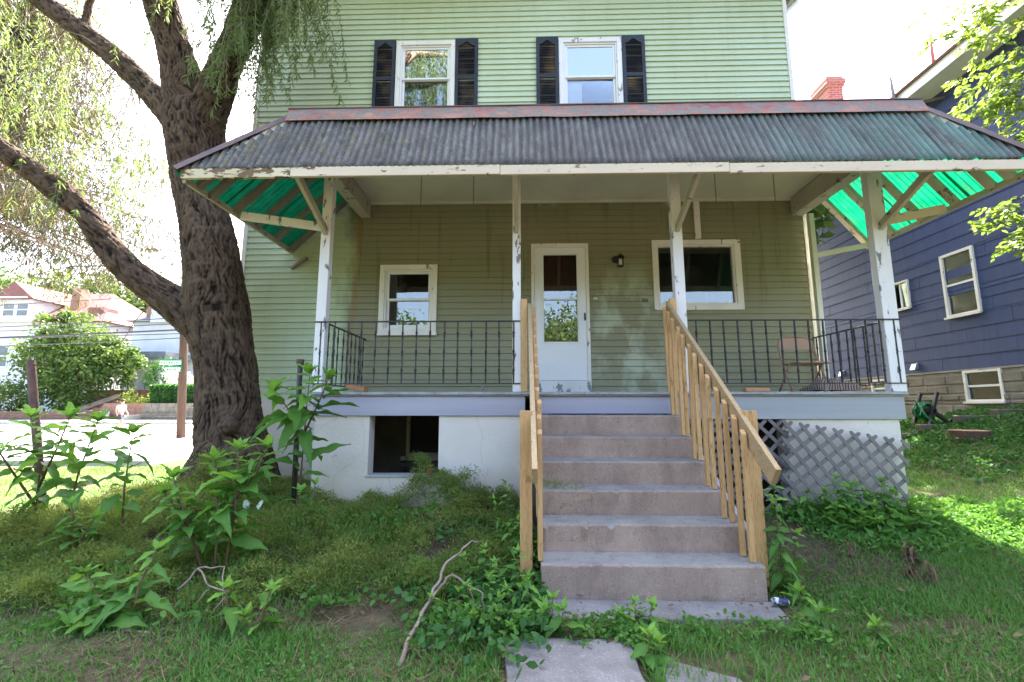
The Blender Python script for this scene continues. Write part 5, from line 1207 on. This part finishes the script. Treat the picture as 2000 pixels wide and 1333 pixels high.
weed('small bright sapling weed, right of two at the lawn edge', [[gp(-1.52,2.78),(-1.50,2.78,.34),(-1.46,2.78,.46)],[gp(-1.54,2.8),(-1.60,2.78,.32)]], .13, .045, 5, .5, .25)
weed('short weed sprouting below the pipe post', [[gp(-2.05,4.25),(-2.03,4.25,.75)],[gp(-1.98,4.3),(-1.92,4.3,.80)]], .13, .045, 4, .5, .1)
weed('short yellowish weed between the two tall left plants', [[gp(-3.65,3.75),(-3.60,3.72,.62),(-3.62,3.7,.74)],[gp(-3.65,3.75),(-3.45,3.75,.62)]], .16, .05, 4, .6, .3)
weed('seedling cluster with rounded bright leaves at the path corner', [[gp(.13,2.88),(.12,2.87,.33)],[gp(.20,2.86),(.23,2.85,.34)],[gp(.06,2.87),(.0,2.85,.32)],[gp(.16,2.9),(.17,2.89,.38)]], .115, .03, 4, .7, .2, .005)
weed('upright seedling weed on the middle of the path edge', [[gp(.66,2.92),(.66,2.92,.36)],[gp(.74,2.93),(.76,2.93,.34)],[gp(.60,2.9),(.57,2.9,.30)]], .10, .03, 4, .5, .15, .004)
weed('low leafy weed beside the dark front slab', [[gp(.63,2.55),(.64,2.53,.36)],[gp(.66,2.6),(.70,2.58,.30)]], .12, .035, 4, .2, .1, .005)
weed('broad plantain weed on the lawn right of the steps', [[gp(1.75,2.95),(1.76,2.94,.30)],[gp(1.95,2.8),(1.97,2.8,.29)],[gp(1.8,3.2),(1.78,3.2,.32)]], .14, .02, 5, .1, .0, .004)
weed('thin upright weed climbing the right newel post', [[gp(1.80,3.42),(1.79,3.40,.6),(1.77,3.38,.95)],[gp(1.86,3.45),(1.93,3.42,.62)]], .10, .03, 4, .2, .05, .004)
for i, (x_, y_, h_) in enumerate(((2.72,4.62,.30),(2.85,4.4,.25),(2.95,4.55,.45),(3.02,4.3,.2),(3.15,4.62,.38),(3.2,4.38,.26),(3.35,4.55,.42),(3.5,4.35,.2),(3.55,4.6,.30),(3.75,4.6,.25))):
    weed(['first','second','third','fourth','fifth','sixth','seventh','eighth','ninth','tenth'][i]+' leafy weed from the left at the foot of the leaning lattice', [[gp(x_,y_),(x_+random.uniform(-.04,.04),y_-.03,float(G(x_,y_))+h_)],[gp(x_+.05,y_),(x_+.11,y_-.04,float(G(x_,y_))+h_*.8)],[gp(x_-.05,y_),(x_-.11,y_-.04,float(G(x_,y_))+h_*.7)]], .13, .028, 4, .2, .05, .004)
for i, (x_, y_, h_) in enumerate(((-.22,3.0,.26),(-.05,3.2,.34),(.02,3.55,.48),(-.10,3.75,.62),(-.28,3.35,.30),(-.42,2.95,.20),(.03,3.0,.24),(-.15,2.8,.16))):
    weed(['low','taller','climbing','topmost','bushy','outer','inner','nearest'][i]+' heart-leaved creeper beside the left handrail', [[gp(x_,y_),(x_+random.uniform(-.05,.05),y_,float(G(x_,y_))+h_)],[gp(x_-.06,y_+.05),(x_-.14,y_,float(G(x_,y_))+h_*.8)],[gp(x_+.03,y_+.05),(x_+.08,y_-.05,float(G(x_,y_))+h_*.6)]], .085, .035, 4, .2, .05, .003)

wl = thing('withered_weed', 'withered brown leaf clusters on the lawn right of the mulch', 'weed', gp(2.95,3.75))
LD = [leaf_mesh('leaf', .3, .5, 1.0, 2, M['straw'])]
for cx_, cy_ in ((2.62,3.95),(3.02,3.80),(2.86,3.62),(2.92,3.55),(3.05,3.88)):
    for _ in range(7):
        o = link('leaf', LD[0], None, wl); o.location = (cx_+random.uniform(-.03,.03), cy_+random.uniform(-.03,.03), float(G(cx_,cy_))+random.uniform(.05,.16)); q = random.uniform(.06,.11); o.scale = (q,q,q); o.rotation_euler = (random.uniform(-1.3,-.3), random.uniform(-.6,.6), random.uniform(0,6.28))
ps = thing('pale_seedling', 'small plant with two pale leaves at the foot of the willow', 'weed', gp(-2.60,4.5))
MB().tube([gp(-2.60,4.5),(-2.59,4.5,.62),(-2.57,4.5,.80)], .003, 5).build('stem', M['stem'], ps)
LP_ = leaf_mesh('leaf', .7, .1, .2, .5, plain('pale_leaf', (.45,.55,.45), None, bump=0))
for x_, r_ in ((-2.64,.9),(-2.53,-.5)):
    o = link('leaf', LP_, None, ps); o.location = (x_,4.46,.53); o.scale = (.10,.11,.1); o.rotation_euler = (1.2, 0, r_)

# ------------------------------------------------------------------ sticks and litter
def stick(label, paths, cat='stick'):
    t_ = thing('fallen_branch', label, cat, paths[0][0][0])
    for P, r_ in paths:
        pts = [Vector(p) for p in P]; q = []
        for a, b in zip(pts[:-1], pts[1:]):
            for j in range(4): q.append(a.lerp(b, j/4)+Vector((random.uniform(-.008,.008),random.uniform(-.008,.008),random.uniform(-.006,.006))))
        q.append(pts[-1]); MB().tube(q, [r_*(1-.6*i/(len(q)-1)) for i in range(len(q))], 8).build('branch', M['twig'], t_, True)
stick('bare grey forked branch lying on the lawn left of the path', [([(-.64,2.52,.19),(-.63,2.70,.24),(-.60,2.93,.31),(-.54,3.02,.37),(-.46,3.04,.45),(-.36,3.03,.40),(-.28,2.98,.24)],.0125),([(-.58,2.96,.33),(-.53,3.06,.42),(-.50,3.12,.50),(-.42,3.16,.55),(-.36,3.2,.61),(-.30,3.2,.60)],.010),([(-.52,2.68,.20),(-.40,2.76,.24),(-.33,2.84,.27),(-.26,2.9,.33)],.010),([(-.36,3.03,.40),(-.26,3.0,.36),(-.23,2.9,.24)],.006)])
stick('short reddish dead stalk lying at the lower left', [([(-2.40,2.82,.22),(-2.2,2.80,.20),(-1.98,2.78,.17)],.014)])
stick('curled dry twig tangle behind the toppled weed', [([(-2.2,3.05,.35),(-2.12,3.1,.46),(-2.0,3.05,.36),(-2.05,2.98,.26)],.008),([(-2.12,3.1,.46),(-1.98,3.15,.45),(-1.88,3.0,.27)],.006),([(-2.0,3.05,.36),(-1.85,3.0,.35),(-1.9,2.9,.24)],.006)])
can = thing('crushed_can', 'crushed white and blue can beside the bottom step', 'can', (1.66, 3.2, .22))
cn = MB().tube([(-.05,0,0),(-.02,.004,.006),(.02,-.004,-.004),(.05,0,.003)], [.026,.03,.024,.028], 12).build('can_body', plain('can_print', (.55,.55,.58), (.05,.06,.16), 22, .35, 0, lo=.5, hi=.52), can); cn.location = (1.66,3.2,.25); cn.rotation_euler = (.2,.15,.35); cn.scale = (1.1,.8,.75); cn.matrix_parent_inverse = can.matrix_basis.inverted()
lit = MB()
for _ in range(95):
    x_, y_ = random.choice(((random.uniform(-1.5,-.5),random.uniform(2.8,3.5)),(random.uniform(.3,1.6),random.uniform(3.1,3.29)),(random.uniform(1.9,3.2),random.uniform(3.0,4.4)),(random.uniform(-2.8,-1.5),random.uniform(2.6,3.3)),(random.uniform(1,4),random.uniform(2.2,3.2))))
    a = random.uniform(0,6.28); p = Vector((x_,y_,float(G(x_,y_))+.045)); d = Vector((math.cos(a),math.sin(a),random.uniform(-.2,.3)))*random.uniform(.012,.032); s_ = Vector((-d.y,d.x,.01))*.35
    lit.add([p-d, p+s_+Vector((0,0,.006)), p+d, p-s_], [(0,1,2,3)])
tag(lit.build('dead_leaves', M['straw']), 'scattered dry leaves and scraps over the front yard', 'dead leaves', kind='stuff')
stt = MB()
for i in range(6):
    for _ in range(14):
        x_ = random.uniform(SX0+.02, SX1-.05); y_ = YR[i]+random.uniform(.03,.26); a = random.gauss(0,.5); l = random.uniform(.015,.07); z_ = ZT[i]+.004
        stt.tube([(x_,y_,z_),(x_+l*.5*math.cos(a),y_+l*.5*math.sin(a)+.004,z_+.006),(x_+l*math.cos(a),y_+l*math.sin(a),z_)], .0018, 3, False)
tag(stt.build('step_litter', M['twig']), 'bits of twig and dirt lying on the treads', 'litter', kind='stuff')

# ------------------------------------------------------------------ grass and ground cover
def blades(name, label, cat, n, xr, yr, dens, hgt, wid, mat, lean=.5):
    x = rng.uniform(*xr, n); y = rng.uniform(*yr, n); keep = rng.random(n) < dens(x, y); x, y = x[keep], y[keep]; n = len(x)
    z = G(x, y)-.005; h = hgt*(.5+.9*rng.random(n))*(.75+.5*np.array([mnoise.noise((a*1.8, b*1.8, 9)) for a, b in zip(x, y)])); a = rng.random(n)*6.283; l = lean*(.3+rng.random(n)); w = wid*(.7+.6*rng.random(n))
    d = np.stack([np.cos(a), np.sin(a)], 1); s = np.stack([-d[:,1], d[:,0]], 1)
    def P(t, sd, wf): return np.stack([x+d[:,0]*h*l*t*t+s[:,0]*sd*w*wf, y+d[:,1]*h*l*t*t+s[:,1]*sd*w*wf, z+h*t*(1-.25*l*t)], 1)
    V = np.stack([P(0,-1,.5), P(0,1,.5), P(.55,1,.42), P(1,0,0), P(.55,-1,.42)], 1).reshape(-1,3)
    return tag(link(name, quads_mesh(name, V, rng.random(n)*.65, 5, F=[(0,1,2,4),(4,2,3)]), mat), label, cat, kind='stuff')
def nz(x, y, s=1.2, k=0): return np.array([mnoise.noise((a*s, b*s, k)) for a, b in zip(x, y)])
def lawn_mask(x, y):
    m = np.where(x < .1, ss(3.15, 2.75, y), 1.0)
    m = m*(1-ss(.42,.15,np.hypot((x+1.05)/1.5, (y-3.05)/1.0)))                       # bare soil left
    m = m*(1-.92*ss(1.0,.5,np.hypot((x-2.3)/.75,(y-4.35)/.65)))                    # mulch below the lattice
    m = m*(1-.75*ss(1.0,.3,np.hypot((x-2.5)/.9,(y-2.98)/.16)))                     # worn strip
    m = m*np.where((x > -.12) & (x < .6) & (y < 2.8), .0, 1)*np.where((x > .1) & (x < 1.66) & (y > 2.97), 0, 1)
    m = m*np.where((x > .64) & (x < 1.15) & (y < 2.65), .25, 1)*np.where((y > 4.95) & (x < 4.02), 0, 1)
    return m*np.clip(.72+.75*nz(x, y), .12, 1)
blades('lawn_grass', 'short green lawn grass in front of the house', 'grass', 260000, (-4.2,5.5), (1.9,5.2), lawn_mask, .078, .0062, M['grass'], .8)
blades('lawn_grass', 'sunlit grass between the two houses', 'grass', 44000, (3.9,9.0), (4.5,9.3), lambda x, y: np.clip(.6+.6*nz(x,y),.1,1)*np.where((x < 4.05) & (y > 4.9), 0, 1), .085, .008, M['grass'], .8)
blades('lawn_grass', 'sunlit rough grass left of the willow', 'grass', 30000, (-11,-4.5), (4.0,11.2), lambda x, y: np.clip(.6+.6*nz(x,y),.1,1), .10, .009, M['grass'], .8)
def small_leaves(name, label, cat, n, xr, yr, dens, hf, ln, wd, mat, flat=.3):
    x = rng.uniform(*xr, n); y = rng.uniform(*yr, n); keep = rng.random(n) < dens(x, y); x, y = x[keep], y[keep]; n = len(x)
    h = hf(x, y); z = G(x, y)+h*(1-(1-rng.random(n)**.6)*.55)+.004
    D = np.stack([rng.normal(size=n), rng.normal(size=n), rng.normal(size=n)*flat+.25], 1)
    V, k_, F = leaves(np.stack([x,y,z],1), D, ln*(.6+.8*rng.random(n)), wd*(.6+.8*rng.random(n)), None, droop=.1)
    return tag(link(name, quads_mesh(name, V, rng.random(n)*.65, k_, F=F), mat), label, cat, kind='stuff')
def straw_h(x, y):
    n = np.clip(nz(x, y, 2.4, 2)+.35, 0, 1); n2 = np.clip(nz(x, y, 6, 5)*.6+.6, .1, 1)
    wallc = ss(.62,.1,np.hypot((x+.85)/1.0,(y-4.75)/.75))*.40 + ss(.5,.1,np.hypot((x+1.15)/.5,(y-4.85)/.6))*.12
    rootc = ss(.8,.1,np.hypot((x+3.05)/.8,(y-4.75)/.7))*.40 + ss(.7,.1,np.hypot((x+2.0)/.5,(y-3.95)/.6))*.16 + ss(.7,.1,np.hypot((x+4.1)/.8,(y-3.9)/.6))*.22
    return (.04+.24*n)*n2 + (wallc+rootc)*(.5+.6*n2)
def straw_m(x, y):
    m = ss(2.95,3.35,y)*ss(.12,-.15,x)*np.clip(.6+1.1*nz(x,y,1.9,7),.06,1); m = m*(1-ss(.45,.15,np.hypot((x+1.05)/1.5,(y-3.05)/1.0)))
    return m*np.where((y > 4.97) & (x > -2.3), 0, 1)*ss(-5.6,-4.4,x)
# bedstraw: wispy tufts heaped over the bank
nt = 5200; x = rng.uniform(-5.3,.1,nt); y = rng.uniform(2.95,5.5,nt); k_ = rng.random(nt) < straw_m(x,y); x, y = x[k_], y[k_]; nt = len(x)
hh = straw_h(x,y); zc = G(x,y)+hh*(.25+.75*rng.random(nt)**.7); rad_ = .06+.10*rng.random(nt)**1.5; m = 98; N = nt*m
d = rng.normal(size=(nt,m,3)); d /= np.linalg.norm(d, axis=2, keepdims=True); d[:,:,2] = np.abs(d[:,:,2])*.9-.15; rr_ = rng.random((nt,m,1))**.45
P = (np.stack([x,y,zc],1)[:,None,:]+d*rr_*rad_[:,None,None]).reshape(-1,3); P[:,2] = np.maximum(P[:,2], G(P[:,0],P[:,1])+.004)
D = d.reshape(-1,3)*.8+rng.normal(size=(N,3))*.7+np.array([0,0,.25]); patch = nz(x,y,1.7,13)*.8+.35; tv = np.clip(patch+rng.normal(size=nt)*.16,0,1)
D /= np.linalg.norm(D, axis=1, keepdims=True); sdv = np.cross(D, rng.normal(size=(N,3))); sdv /= np.linalg.norm(sdv, axis=1, keepdims=True); ll = (.018+.024*rng.random(N))[:,None]; ww = (.0032+.002*rng.random(N))[:,None]
V = np.stack([P, P+D*ll*.45+sdv*ww, P+D*ll, P+D*ll*.45-sdv*ww], 1).reshape(-1,3); k_ = 4; F = None
tag(link('bedstraw', quads_mesh('bedstraw', V, np.clip(np.repeat(tv,m)+rng.normal(size=N)*.12,0,.9), k_, F=F), M['bedstraw']), 'fuzzy olive bedstraw mounded over the bank by the porch', 'ground cover', kind='stuff')
blades('long_grass', 'taller uncut grass tufts on the bank below the porch wall', 'grass', 42000, (-5.2,.1), (2.85,4.95), lambda x, y: np.clip(1.5*nz(x,y,2.3,21)+.12,0,1)*ss(2.85,3.2,y), .15, .006, M['grass'], 1.1)
small_leaves('bank_weeds', 'mixed small broad leaves scattered over the bank', 'weeds', 26000, (-5.0,.1), (2.75,4.95), lambda x, y: np.clip(1.7*nz(x,y,2.0,31)-.1,0,1), lambda x, y: .04+straw_h(x,y)*.95, .05, .028, M['weed'], .4)
small_leaves('creeper', 'dark broad-leaved ground creeper beside the path', 'ground cover', 9000, (-1.1,.14), (2.3,4.3), lambda x, y: ss(-.95,-.15,x+.35*nz(x,y,2.2,5))*ss(2.35,2.9,y+.3*nz(x,y,2,9))*np.clip(.45+1.0*nz(x,y,2.6,3),0,1), lambda x, y: .06+.10*np.clip(nz(x,y,3,4)+.4,0,1), .055, .034, M['creeper'], .3)
small_leaves('clover', 'small clover and weed leaves through the lawn', 'clover', 30000, (-3.5,5.3), (2.0,4.9), lambda x, y: lawn_mask(x,y)*np.clip(nz(x,y,1.5,11)*1.6+.35,0,1), lambda x, y: .035+0*x, .024, .017, M['weed'], .2)
small_leaves('path_weeds', 'low weeds along the joints of the path', 'weeds', 6500, (-.1,2.0), (2.66,3.08), lambda x, y: np.clip(.25+1.3*nz(x,y,4,1),0,1)*ss(.22,.04,np.abs(y-2.88+.08*nz(x,0*y,3,4)+.03))*np.where(x>.9,.6,1), lambda x, y: .02+.09*np.clip(nz(x,y,6,2)+.3,0,1), .035, .018, M['weed'], .5)
small_leaves('lattice_cover', 'dense low weeds below the leaning lattice and at the porch corner', 'weeds', 26000, (2.5,5.0), (3.9,5.1), lambda x, y: ss(3.9,4.4,y)*ss(2.4,2.9,x)*np.where((y > 4.92) & (x < 4.0), 0, 1), lambda x, y: .05+.12*np.clip(nz(x,y,3,8)+.4,0,1)*ss(4.2,4.7,y), .045, .02, M['weed'], .6)
small_leaves('ivy', 'dark ivy and weeds on the slope below the blue house', 'ivy', 20000, (5.2,9.0), (5.8,9.4), lambda x, y: np.clip(.55+.7*nz(x,y,1.3,6),.05,1)*ss(5.0,6.5,x+.3*(y-6)), lambda x, y: .04+.12*np.clip(nz(x,y,2,4)+.3,0,1), .055, .036, M['creeper'], .5)
small_leaves('step_weeds', 'wispy weeds growing from the left end of the treads', 'weeds', 2600, (.14,.62), (3.84,4.16), lambda x, y: ss(.65,.2,x), lambda x, y: np.where(y < 3.854, .45, .63)+.05*rng.random(len(x)), .03, .006, M['bedstraw'], .8)
V = []; n = 12000
x = rng.uniform(-4.2,4.5,n); y = rng.uniform(2.3,5,n); k_ = rng.random(n) < np.clip(1.15-lawn_mask(x,y)-straw_m(x,y)*.55,0,1)*np.where((x>-.1)&(x<1.66)&((y<2.8)|(y>3.0)),0,1)*np.where((y>4.9),0,1); x, y = x[k_], y[k_]; n = len(x)
a = rng.random(n)*6.283; l = .02+.05*rng.random(n); z = G(x,y)+.035+.02*rng.random(n); d = np.stack([np.cos(a)*l, np.sin(a)*l, rng.normal(size=n)*.012],1); s_ = np.stack([-np.sin(a),np.cos(a),0*a],1)*.0016; p = np.stack([x,y,z],1)
tag(link('straw_litter', quads_mesh('straw_litter', np.stack([p-d-s_,p+d-s_,p+d+s_,p-d+s_],1).reshape(-1,3), None, 4), M['straw']), 'dry straw and stems on the bare soil', 'straw', kind='stuff')
